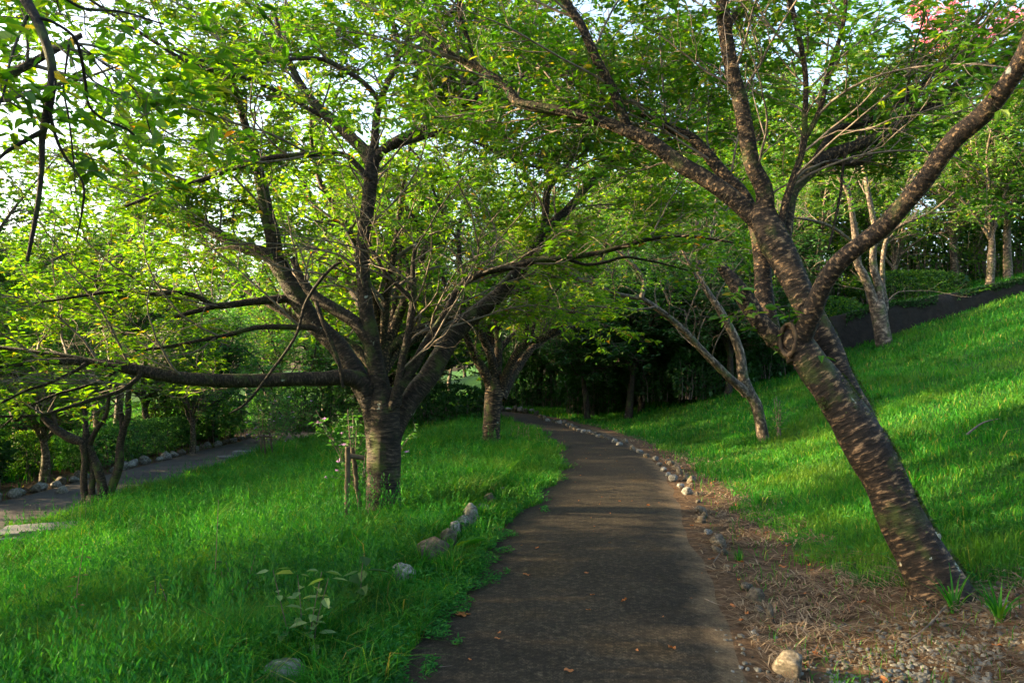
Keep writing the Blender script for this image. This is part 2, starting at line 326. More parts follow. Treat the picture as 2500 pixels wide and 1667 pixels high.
def pathmat(name, a, b, c, warm, fine=220):
    m, nt, nd, lk = newmat(name)
    tc = nd('TexCoord'); n1 = nd('TexNoise'); n1.inputs['Scale'].default_value = fine; n1.inputs['Detail'].default_value = 8; n1.inputs['Roughness'].default_value = .8; lk(tc.outputs['Object'], n1.inputs[0])
    n2 = nd('TexNoise'); n2.inputs['Scale'].default_value = 1.3; n2.inputs['Detail'].default_value = 6; lk(tc.outputs['Object'], n2.inputs[0])
    n1b = nd('TexNoise'); n1b.inputs['Scale'].default_value = 24; n1b.inputs['Detail'].default_value = 6; n1b.inputs['Roughness'].default_value = .8; lk(tc.outputs['Object'], n1b.inputs[0])
    av = nd('Mix'); av.inputs[0].default_value = .5; lk(n1.outputs[0], av.inputs[2]); lk(n1b.outputs[0], av.inputs[3])
    c1 = ramp(nd, [(.38, a), (.52, b), (.68, c)], av.outputs[0], lk)
    c2 = ramp(nd, [(.3, (.65, .65, .68)), (.55, (1, 1, 1)), (.75, warm)], n2.outputs[0], lk)
    mx = nd('MixRGB', blend_type='MULTIPLY'); mx.inputs[0].default_value = 1; lk(c1.outputs[0], mx.inputs[1]); lk(c2.outputs[0], mx.inputs[2])
    # dusty brown margins, from the edge attribute
    at = nd('Attribute'); at.attribute_name = 'edge'; n3 = nd('TexNoise'); n3.inputs['Scale'].default_value = 3.5; n3.inputs['Detail'].default_value = 8; lk(tc.outputs['Object'], n3.inputs[0])
    ad = nd('Math', operation='MULTIPLY_ADD'); lk(n3.outputs[0], ad.inputs[0]); ad.inputs[1].default_value = 1.3; ad.inputs[2].default_value = -.65
    su = nd('Math', operation='ADD'); lk(at.outputs['Fac'], su.inputs[0]); lk(ad.outputs[0], su.inputs[1])
    er = ramp(nd, [(.35, (0, 0, 0)), (.95, (1, 1, 1))], su.outputs[0], lk)
    x = nd('MixRGB'); lk(er.outputs[0], x.inputs[0]); lk(mx.outputs[0], x.inputs[1]); sr = ramp(nd, [(.35, (.045, .030, .018)), (.5, (.12, .085, .05)), (.65, (.21, .16, .10))], av.outputs[0], lk); lk(sr.outputs[0], x.inputs[2])
    bp = nd('Bump'); bp.inputs['Strength'].default_value = .5; bp.inputs['Distance'].default_value = .004; lk(n1.outputs[0], bp.inputs['Height'])
    pb = nd('BsdfPrincipled'); pb.inputs['Roughness'].default_value = .9; pb.inputs['Specular IOR Level'].default_value = .12
    lk(x.outputs[0], pb.inputs[0]); lk(bp.outputs[0], pb.inputs['Normal'])
    o = nd('OutputMaterial'); lk(pb.outputs[0], o.inputs[0]); return m
M['asphalt'] = pathmat('worn_asphalt', (.009, .008, .006), (.027, .0225, .0165), (.15, .12, .075), (1.6, 1.3, .9), fine=95)
M['asphalt2'] = pathmat('grey_asphalt', (.04, .038, .037), (.075, .07, .068), (.14, .13, .12), (1.2, 1.1, 1.0), fine=90)
def groundmat():
    m, nt, nd, lk = newmat('soil_and_turf')
    tc = nd('TexCoord'); n1 = nd('TexNoise'); n1.inputs['Scale'].default_value = 14; n1.inputs['Detail'].default_value = 8; n1.inputs['Roughness'].default_value = .7; lk(tc.outputs['Object'], n1.inputs[0])
    turf = ramp(nd, [(.3, (.010, .035, .006)), (.55, (.022, .075, .010)), (.8, (.05, .12, .02))], n1.outputs[0], lk)
    soil = ramp(nd, [(.28, (.02, .012, .007)), (.5, (.07, .044, .026)), (.75, (.17, .115, .072))], n1.outputs[0], lk)
    at = nd('Attribute'); at.attribute_name = 'dirt'; n3 = nd('TexNoise'); n3.inputs['Scale'].default_value = 2.2; n3.inputs['Detail'].default_value = 7; lk(tc.outputs['Object'], n3.inputs[0])
    ad = nd('Math', operation='MULTIPLY_ADD'); lk(n3.outputs[0], ad.inputs[0]); ad.inputs[1].default_value = .9; ad.inputs[2].default_value = -.45
    su = nd('Math', operation='ADD'); lk(at.outputs['Fac'], su.inputs[0]); lk(ad.outputs[0], su.inputs[1])
    er = ramp(nd, [(.4, (0, 0, 0)), (.6, (1, 1, 1))], su.outputs[0], lk)
    x = nd('MixRGB'); lk(er.outputs[0], x.inputs[0]); lk(turf.outputs[0], x.inputs[1]); lk(soil.outputs[0], x.inputs[2])
    bp = nd('Bump'); bp.inputs['Strength'].default_value = .8; bp.inputs['Distance'].default_value = .03; lk(n1.outputs[0], bp.inputs['Height'])
    pb = nd('BsdfPrincipled'); pb.inputs['Roughness'].default_value = .95; pb.inputs['Specular IOR Level'].default_value = .1
    lk(x.outputs[0], pb.inputs[0]); lk(bp.outputs[0], pb.inputs['Normal'])
    o = nd('OutputMaterial'); lk(pb.outputs[0], o.inputs[0]); return m
M['ground'] = groundmat()

# ------------------------------------------------------------------ object helpers
def tag(o, label=None, cat=None, group=None, kind=None):
    if label: o['label'] = label
    if cat: o['category'] = cat
    if group: o['group'] = group
    if kind: o['kind'] = kind
    return o
def empty(name, loc, label, cat, group=None, rz=0):
    o = bpy.data.objects.new(name, None); COL.objects.link(o); o.location = tuple(float(v) for v in loc)
    o.rotation_euler = (0, 0, rz); o.empty_display_size = .2; return tag(o, label, cat, group)
def attr(o, name, vals):
    a = o.data.attributes.new(name, 'FLOAT', 'POINT'); a.data.foreach_set('value', np.asarray(vals, np.float32))
def copy_tree(o, loc, rz=0, sc_=1.0, label=None, group=None):
    c = o.copy(); COL.objects.link(c); c.location = tuple(float(v) for v in loc); c.rotation_euler = (0, 0, rz)
    c.scale = (sc_,)*3 if not isinstance(sc_, tuple) else sc_
    if label: c['label'] = label
    if group: c['group'] = group
    for ch in o.children:
        d = ch.copy(); COL.objects.link(d); d.parent = c
    return c

# ================================================================== GROUND
def axis_pts(lo, hi, segs):
    out = []
    for a, b, st in segs: out.append(np.arange(a, b, st))
    return np.concatenate(out+[[hi]])
gx = axis_pts(-200, 200, [(-200, -60, 20), (-60, -20, 2), (-20, -5, .4), (-5, 6, .12), (6, 20, .35), (20, 60, 2), (60, 200, 20)])
gy = axis_pts(-40, 320, [(-40, -6, 3), (-6, 1, .5), (1, 14, .12), (14, 23.5, .3), (23.5, 24.6, .08), (24.6, 45, .5), (45, 100, 3), (100, 320, 20)])
X, Y = np.meshgrid(gx, gy); Z = H(X, Y); nx, ny = len(gx), len(gy)
ii = (np.arange(ny-1)[:, None]*nx+np.arange(nx-1)[None]).ravel()
g = MB().add(np.stack([X, Y, Z], -1), np.stack([ii, ii+1, ii+nx+1, ii+nx], 1)).build('ground', M['ground'], uv=False)
sdg = path_sd(X.ravel(), Y.ravel()); xr, yr = X.ravel(), Y.ravel()
vd = np.where((sdg > 0), np.clip((.97+verge_w(yr)-sdg)/.35+.5, 0, 1), np.where(sdg > -1.05, 1, 0))
vd = np.maximum(vd, np.where((xr < -7.9) & (xr > -11.7) & (yr < 60), np.clip(1.2-np.abs(xr+9.8)/3.2, 0, 1)+.15, 0))
vd = np.where(yr > 34, vd*.3, vd)
attr(g, 'dirt', vd); tag(g, kind='structure')

# paths
c = catmull(CL, 260); t = unit(np.gradient(c, axis=0)); nrm = np.stack([t[:, 1], -t[:, 0]], 1)
ks = np.linspace(-1, 1, 17)
off = ks[None]*.96+ (fbm(c[:, 1:2]*.9+ks[None]*0, ks[None]*0+np.sign(ks)[None]*4+c[:, 1:2]*0)-.5)*.16*np.abs(ks[None])
XX = c[:, :1]+nrm[:, :1]*off; YY = c[:, 1:]+nrm[:, 1:]*off
ZZ = np.maximum(H(XX, YY), 0)-.006+.034*(1-np.abs(ks[None])**5)
ii = (np.arange(259)[:, None]*17+np.arange(16)[None]).ravel()
pth = MB().add(np.stack([XX, YY, ZZ], -1), np.stack([ii, ii+1, ii+18, ii+17], 1)).build('asphalt_path', M['asphalt'], uv=False)
ed = np.where(ks > 0, np.clip((ks-.55)/.5, 0, 1)*1.0, np.clip((-ks-.85)/.2, 0, 1)*.4)
attr(pth, 'edge', np.broadcast_to(ed[None], XX.shape).ravel()); tag(pth, kind='structure')
yy = np.arange(2, 60, .4); ks = np.linspace(-1, 1, 9)
XX = -9.2+ks[None]*1.02+0*yy[:, None]+(fbm(yy[:, None]*.5, ks[None]*0+3)-.5)*.2; YY = yy[:, None]+0*ks[None]; ZZ = H(XX, YY)+.02
ii = (np.arange(len(yy)-1)[:, None]*9+np.arange(8)[None]).ravel()
lp = MB().add(np.stack([XX, YY, ZZ], -1), np.stack([ii, ii+1, ii+10, ii+9], 1)).build('lower_path', M['asphalt2'], uv=False)
attr(lp, 'edge', np.broadcast_to(np.clip((np.abs(ks)-.6)/.5, 0, 1)*.7, XX.shape).ravel()); tag(lp, kind='structure')

# ================================================================== TREES FROM THE PHOTOGRAPH
def limb(pts, d0, d1, base=None, n=None):
    """pts (px, py, width px) -> centre line and radii; the depth runs from d0 to d1"""
    a = np.array(pts, float); s = np.concatenate([[0], np.cumsum(np.hypot(np.diff(a[:, 0]), np.diff(a[:, 1])))]); s /= s[-1]
    d = d0+(d1-d0)*s
    C = np.array([P(x, y, dd) for (x, y, w), dd in zip(a, d)])
    if base is not None: C[0] = base
    rd = a[:, 2]/2/F*d
    n = n or max(8, 4*len(a)); Cd = catmull(C, n); rdd = catmull(rd[:, None], n)[:, 0]
    return Cd, np.maximum(rdd, .0025)
def rs(C, Rd, n=14):
    k = np.linspace(0, len(C)-1, n); i = np.minimum(k.astype(int), len(C)-2); f = (k-i)[:, None]
    return C[i]*(1-f)+C[i+1]*f, Rd[i]*(1-f[:, 0])+Rd[i+1]*f[:, 0]
def photo_tree(name, label, cat, base, stems, branches, seed, bark, leafm, l15=(.5, .9, 2.0), l2=(.17, .35, .95), l3=(.09, .14, .42), lf=(.035, .085), extra=None, big=True, rough=.10, keep=None, group=None, fork=None, bare=1.0, rpar=.03, amax=.014, clean=0, front=.5, wa=.15, roots=0):
    r = np.random.RandomState(seed)
    root = empty(name, base, label, cat, group)
    tb = MB()
    for k, (C, Rd) in enumerate(stems): tubes(tb, C, Rd, 20 if Rd.max() > .06 else 12, seed=k+seed, rough=rough)
    for k, (C, Rd) in enumerate(branches): tubes(tb, C, Rd, 12 if Rd.max() > .03 else 8, seed=k+40+seed, rough=rough*.8)
    if roots:
        for k in range(roots):
            a = 6.28*(k+.5*r.rand())/roots; b_ = np.array(base); d_ = np.array([np.cos(a), np.sin(a), 0]); R0_ = stems[0][1][4]; ln = R0_*(1.35+.4*r.rand())
            pts_ = [b_+d_*R0_*.40+[0, 0, .34], b_+d_*R0_*.66+[0, 0, .13], b_+d_*R0_*.95+[0, 0, .01], b_+d_*ln+[0, 0, -.08]]
            for q_ in pts_[2:]: q_[2] += float(H(q_[0], q_[1]))-b_[2]
            tubes(tb, catmull(pts_, 14), np.linspace(R0_*.36, R0_*.10, 14), 10, rough=.12, seed=k)
    tb.build('trunk', bark, root)
    Cs, Rs = zip(*[rs(C, Rd) for C, Rd in branches]); Cs = np.stack(Cs); Rs = np.stack(Rs)
    Cs, Rs = Cs[clean:], Rs[clean:]
    A, Ar = grow(Cs, Rs, l15[0], l15[1], l15[2], r, rmax=amax, ratio=.5, along=.75, out=1.0, flat=.5, up=.22, m=12, wander=wa, droop=.03, t0=.2, rmax_par=.10)
    Fo = np.array(Cs[0][0]) if fork is None else np.array(fork)
    far_ = np.linalg.norm(A[:, -1]-Fo, axis=1) > np.linalg.norm(A[:, 0]-Fo, axis=1)*.95
    far_ &= A[:, -1, 2] > A[:, 0, 2]-.25; A, Ar = A[far_], Ar[far_]
    B0, B0r = grow(Cs, Rs, l2[0]*1.2, l2[1], l2[2], r, rmax=.008, ratio=.5, flat=.5, m=6, wander=.28, t0=.2, rmax_par=rpar)
    B1, B1r = grow(A, Ar, l2[0], l2[1], l2[2], r, rmax=.0085, ratio=.65, flat=.35, m=6, wander=.36, t0=.3)
    B = np.concatenate([B0, B1]); Br = np.concatenate([B0r, B1r])
    bare_ = np.linalg.norm((B[:, -1]-Fo)*np.array([1, 1, .8]), axis=1) > bare*(.8+.5*r.rand(len(B))); B, Br = B[bare_], Br[bare_]
    fr_ = (B[:, -1, 1] > Fo[1]+.1) | (r.rand(len(B)) > front); B, Br = B[fr_], Br[fr_]
    if keep is not None:
        k = keep(B[:, -1]); B, Br = B[k], Br[k]
    D, Dr = grow(B, Br, l3[0], l3[1], l3[2], r, rmax=.003, ratio=.6, flat=.25, m=4, wander=.2, t0=.1, tipr=.5)
    if keep is not None:
        k = keep(D[:, -1]); D, Dr = D[k], Dr[k]
    E, Er = grow(A, Ar, .28, .5, 1.5, r, rmax=.007, ratio=.6, flat=.5, m=8, wander=.34, t0=.1, along=.9)
    E2, E2r = grow(E, Er, .3, .2, .6, r, rmax=.004, ratio=.6, flat=.6, m=5, wander=.3)
    if keep is not None: k = keep(E[:, -1]); E, Er = E[k], Er[k]; k = keep(E2[:, -1]); E2, E2r = E2[k], E2r[k]
    tw = MB(); tubes(tw, A, Ar, 6, cap=False); tubes(tw, E, Er, 5, cap=False); tubes(tw, E2, E2r, 4, cap=False); tubes(tw, B, Br, 4, cap=False); tubes(tw, D, Dr, 3, cap=False)
    tw.build('twigs', M['twig'], root)
    lm = MB(); n = leaves(lm, D, Dr, lf[0], lf[1], r, big=big, tilt=.27); n += leaves(lm, B, Br, lf[0]*1.6, lf[1], r, t0=.3, big=big)
    lm.build('crown', leafm, root, smooth=False, uv=False)
    print('LEAVES', name, n, 'twigs', len(D))
    return root

# --- the leaning cherry at the right
b1 = G(2316, 1468); d1 = b1[1]
st = [limb([(2342, 1560, 200), (2322, 1500, 170), (2300, 1450, 142), (2268, 1385, 122), (2215, 1290, 108), (2180, 1215, 102), (2150, 1150, 100), (2118, 1095, 106), (2078, 1030, 100), (2038, 970, 90), (2000, 915, 86), (1965, 865, 80), (1940, 825, 72), (1955, 800, 60)], d1, d1+.6, n=70),
      limb([(2120, 1085, 84), (2085, 1000, 82), (2046, 921, 72), (2012, 835, 66), (1968, 745, 64), (1925, 655, 70), (1890, 590, 74), (1868, 540, 66), (1858, 500, 50)], d1+.5, d1+1.0, n=50),
      limb([(2000, 905, 50), (1950, 868, 52), (1895, 826, 46), (1853, 783, 42), (1820, 732, 44), (1793, 691, 34), (1770, 662, 26), (1756, 645, 20)], d1+.62, d1+.75, n=40)]
A_ = d1+.55
br = [limb([(1942, 850, 62), (1960, 812, 52), (1983, 760, 48), (2013, 691, 44), (2048, 642, 44), (2094, 603, 42), (2155, 557, 45), (2197, 511, 45), (2251, 448, 46), (2327, 344, 46), (2404, 275, 47), (2473, 184, 46), (2520, 90, 44), (2570, -60, 40)], A_, A_-1.5, n=60),
      limb([(1885, 570, 50), (1845, 536, 46), (1791, 486, 42), (1715, 432, 40), (1657, 398, 40), (1585, 344, 36), (1527, 318, 32), (1470, 298, 28), (1374, 272, 27), (1297, 260, 25), (1259, 245, 24), (1232, 207, 22), (1183, 176, 19), (1152, 157, 16), (1114, 142, 13), (1068, 103, 10), (1014, 61, 7), (957, 0, 6), (900, -80, 5)], d1+.98, d1+1.7, n=80),
      limb([(1535, 322, 24), (1508, 249, 24), (1481, 191, 23), (1451, 134, 23), (1420, 65, 23), (1378, 0, 22), (1330, -100, 18)], d1+1.25, d1+.9),
      limb([(1158, 160, 13), (1141, 96, 13), (1125, 46, 12), (1120, 0, 12), (1112, -80, 10)], d1+1.6, d1+1.3),
      limb([(1895, 840, 44), (1872, 760, 46), (1864, 691, 44), (1860, 626, 42), (1845, 550, 36), (1814, 478, 34), (1772, 432, 32), (1726, 375, 28), (1688, 337, 26), (1638, 314, 20), (1546, 268, 16), (1451, 237, 12), (1405, 207, 10), (1340, 165, 8), (1298, 126, 8), (1252, 69, 7), (1221, 0, 6)], d1+.9, d1+2.2, n=60),
      limb([(1880, 580, 50), (1870, 520, 44), (1864, 459, 42), (1837, 402, 41), (1822, 325, 40), (1807, 249, 38), (1791, 191, 37), (1776, 115, 36), (1768, 57, 34), (1763, 0, 33), (1750, -120, 26), (1720, -260, 16)], d1+1.0, d1+.6, n=50),
      limb([(1775, 70, 20), (1795, 38, 16), (1830, -2, 14), (1870, -70, 10)], d1+.72, d1+.9),
      limb([(1900, 600, 26), (1906, 555, 20), (1929, 459, 18), (1960, 364, 15), (1965, 287, 14), (1967, 191, 13), (1952, 96, 13), (1929, 0, 12), (1915, -90, 9)], d1+.95, d1+.6),
      limb([(1955, 380, 13), (1964, 344, 13), (2002, 268, 13), (2025, 172, 12), (2055, 77, 11), (2065, 0, 11), (2068, -80, 8)], d1+.85, d1+.5),
      limb([(1912, 580, 40), (1930, 480, 34), (1956, 440, 32), (2013, 386, 31), (2059, 367, 29), (2136, 337, 27), (2212, 287, 24), (2289, 249, 22), (2346, 199, 18), (2385, 165, 16), (2442, 149, 13), (2500, 125, 10), (2580, 90, 7)], d1+1.0, d1+1.6, n=50),
      limb([(1985, 405, 18), (2005, 364, 17), (2044, 314, 16), (2090, 306, 16), (2174, 268, 15), (2231, 222, 13), (2289, 172, 12), (2346, 126, 10), (2423, 99, 7), (2500, 65, 6)], d1+1.1, d1+2.0),
      limb([(2205, 290, 12), (2216, 262, 11), (2258, 210, 11), (2312, 172, 10), (2346, 107, 9), (2392, 50, 7), (2442, 0, 6)], d1+1.3, d1+.9),
      limb([(2215, 265, 7), (2218, 200, 6), (2235, 110, 5), (2262, 30, 4)], d1+1.3, d1+1.2),
      limb([(2020, 395, 16), (2090, 400, 12), (2140, 375, 9), (2160, 350, 6)], d1+1.1, d1+1.3),
      limb([(2066, 366, 9), (2058, 410, 7), (2052, 470, 7), (2036, 550, 6), (2022, 610, 5)], d1+1.1, d1+1.0)]
keep1 = lambda p: ~((p[:, 2] < 2.25+.3*np.sin(p[:, 0]*5)) & (p[:, 0] > 1.3))
T1 = photo_tree('cherry_tree', 'big cherry leaning left over the path edge, with banded bark and an oval pruning scar', 'tree', b1, st, br, 3, M['bark'], M['leaf_right'], rough=.15,
                l15=(.20, 1.0, 2.3), l2=(.10, .3, .95), l3=(.07, .15, .50), lf=(.036, .074), keep=keep1, fork=P(1885, 560, d1+.9), bare=.9, clean=1, front=.72, wa=.10, amax=.011)
def torus(mb, c, ax_u, ax_v, ru, rv, tube, r, n=26, m=10):
    c = np.array(c); ax_u = np.array(ax_u); ax_v = np.array(ax_v); w = np.cross(ax_u, ax_v)
    a = np.arange(n)*2*np.pi/n; C = c+np.cos(a)[:, None]*ax_u*ru+np.sin(a)[:, None]*ax_v*rv
    O = unit(np.cos(a)[:, None]*ax_u*ru+np.sin(a)[:, None]*ax_v*rv)
    b = np.arange(m)*2*np.pi/m; tt = tube*(1+.7*(r.rand(n)-.5))[:, None, None]
    V = C[:, None]+tt*(np.cos(b)[None, :, None]*O[:, None]+np.sin(b)[None, :, None]*w[None, None])
    i = np.arange(n)[:, None]; j = np.arange(m)[None]
    f = np.stack([i*m+j, ((i+1) % n)*m+j, ((i+1) % n)*m+(j+1) % m, i*m+(j+1) % m], -1).reshape(-1, 4)
    mb.add(V, f)
# pruning scar: a callus ring round a sunken dark face
sc_c = P(1924, 829, d1+.50); nrm_s = unit(np.array([-.80, -.60, .02])); vv = unit(np.array([.12, .05, 1.0])); vv = unit(vv-nrm_s*(vv@nrm_s)); uu = np.cross(vv, nrm_s)
mb = MB(); torus(mb, sc_c, uu, vv, .060, .112, .016, rng)
scar = mb.build('branch_scar', M['bark'], T1)
mb = MB(); a = np.arange(24)*2*np.pi/24
V = np.vstack([[sc_c-nrm_s*.02], sc_c-nrm_s*.015+np.cos(a)[:, None]*uu*.075+np.sin(a)[:, None]*vv*.122])
mb.add(V, np.stack([np.zeros(24, int), 1+np.arange(24), 1+(np.arange(24)+1) % 24], 1)); 
o = mb.build('cut_face', M['cut'], scar, loc=T1.location); o.location = (0, 0, 0)
mb = MB(); tubes(mb, catmull([sc_c-nrm_s*.03, sc_c-nrm_s*.10+np.array([.03, .02, -.03]), P(1962, 880, d1+.56)], 12), np.linspace(.092, .12, 12), 16, rough=.08)
mb.build('limb_stub', M['bark'], T1)
rsh = np.random.RandomState(14); SC, SR = rs(*st[2], 20); S1, S1r = grow(np.stack([SC, rs(st[0][0][50:], st[0][1][50:], 20)[0]]), np.stack([SR, SR]), .07, .15, .55, rsh, rmax=.004, ratio=.2, along=.2, out=1.0, flat=.7, up=.15, m=6, wander=.25, t0=.2)
S2 = S1[S1[:, -1, 0] < S1[:, 0, 0]+.05]; S2r = S1r[S1[:, -1, 0] < S1[:, 0, 0]+.05]
mb = MB(); tubes(mb, S2, S2r, 4, cap=False); sh_ = mb.build('shoots', M['twig'], T1)
mb = MB(); leaves(mb, S2, S2r, .035, .085, rsh, t0=.2); o = mb.build('shoot_leaves', M['leaf_right'], sh_, loc=T1.location, smooth=False, uv=False); o.location = (0, 0, 0)
# moss on the upper side and pale lichen plates
def on_surface(C, Rd, n, dirs, r, jit=.5):
    k = r.rand(n)*(len(C)-1); i = np.minimum(k.astype(int), len(C)-2); f = (k-i)[:, None]
    p = C[i]*(1-f)+C[i+1]*f; rd = Rd[i]; T = unit(C[i+1]-C[i])
    d = np.array(dirs)+r.normal(size=(n, 3))*jit; d = unit(d-T*(d*T).sum(1, keepdims=True))
    return p+d*rd[:, None], d, T
rr_ = np.random.RandomState(5)
mb = MB(); C0, R0 = st[0]
p, d, T = on_surface(C0[8:52], R0[8:52], 5200, (.75, .1, .75), rr_, .32); q = fbm(p[:, 2]*6, p[:, 0]*6) > .47
leaf_at(mb, p[q], unit(d[q]+rr_.normal(size=(q.sum(), 3))*.7), .02, rr_, wid=.5, big=False)
p, d, T = on_surface(C0[22:50], R0[22:50], 1500, (-.9, -.5, .1), rr_, .25); q = fbm(p[:, 2]*8, p[:, 0]*9+4) > .56
leaf_at(mb, p[q], unit(d[q]+rr_.normal(size=(q.sum(), 3))*.7), .018, rr_, wid=.5, big=False)
C2_, R2_ = st[1]; p, d, T = on_surface(C2_[4:40], R2_[4:40], 1800, (.8, 0, .6), rr_, .3)
leaf_at(mb, p, unit(d+rr_.normal(size=d.shape)*.7), .016, rr_, wid=.5, big=False)
mb.build('moss', M['moss'], T1, uv=False)
def plate(mb, c, nrm, ru, rv, r, thick=.006):
    nrm = unit(np.array(nrm, float)); u = unit(np.cross(nrm, [0, 0, 1.])); v = np.cross(nrm, u); n = 18; a = np.arange(n)*2*np.pi/n
    s = .65+.6*r.rand(n); e = c+(np.cos(a)*ru*s)[:, None]*u+(np.sin(a)*rv*s)[:, None]*v
    m1 = c+.5*(e-c)+nrm*thick*(1+r.rand(n)[:, None]); V = np.vstack([[c+nrm*thick*1.4], m1, e-nrm*.006])
    k = np.arange(n); k2 = (k+1) % n
    mb.add(V, np.stack([0*k, 1+k, 1+k2], 1)); mb.add(V, np.stack([1+k, 1+n+k, 1+n+k2, 1+k2], 1))
for (px, py, ru, rv, dd) in [(2258, 1328, .035, .05, 0), (2276, 1300, .018, .03, 0), (2240, 1350, .02, .02, 0), (1552, 305, .07, .035, 1.3), (2070, 960, .012, .02, .4), (2048, 935, .01, .022, .42), (2105, 1060, .008, .02, .35)]:
    bestk = None
    best = 9
    for C, Rd in st+br[:2]:
        for cc, r_ in zip(C, Rd):
            rc = ray(px, py); pp = np.array([0, 0, 1.6])+rc*cc[1]; e = np.linalg.norm(pp-cc)/max(r_, .01)
            if e < best: best = e; bestk = (cc, r_, pp)
    cc, r_, pp = bestk; offv = pp-cc; h = math.sqrt(max(r_**2-offv@offv, 0)); q = pp+np.array([0, -h*.96, 0])
    mb = MB(); plate(mb, q, q-cc, ru, rv, rr_); mb.build('lichen_patch', M['lichen'], T1, uv=False)

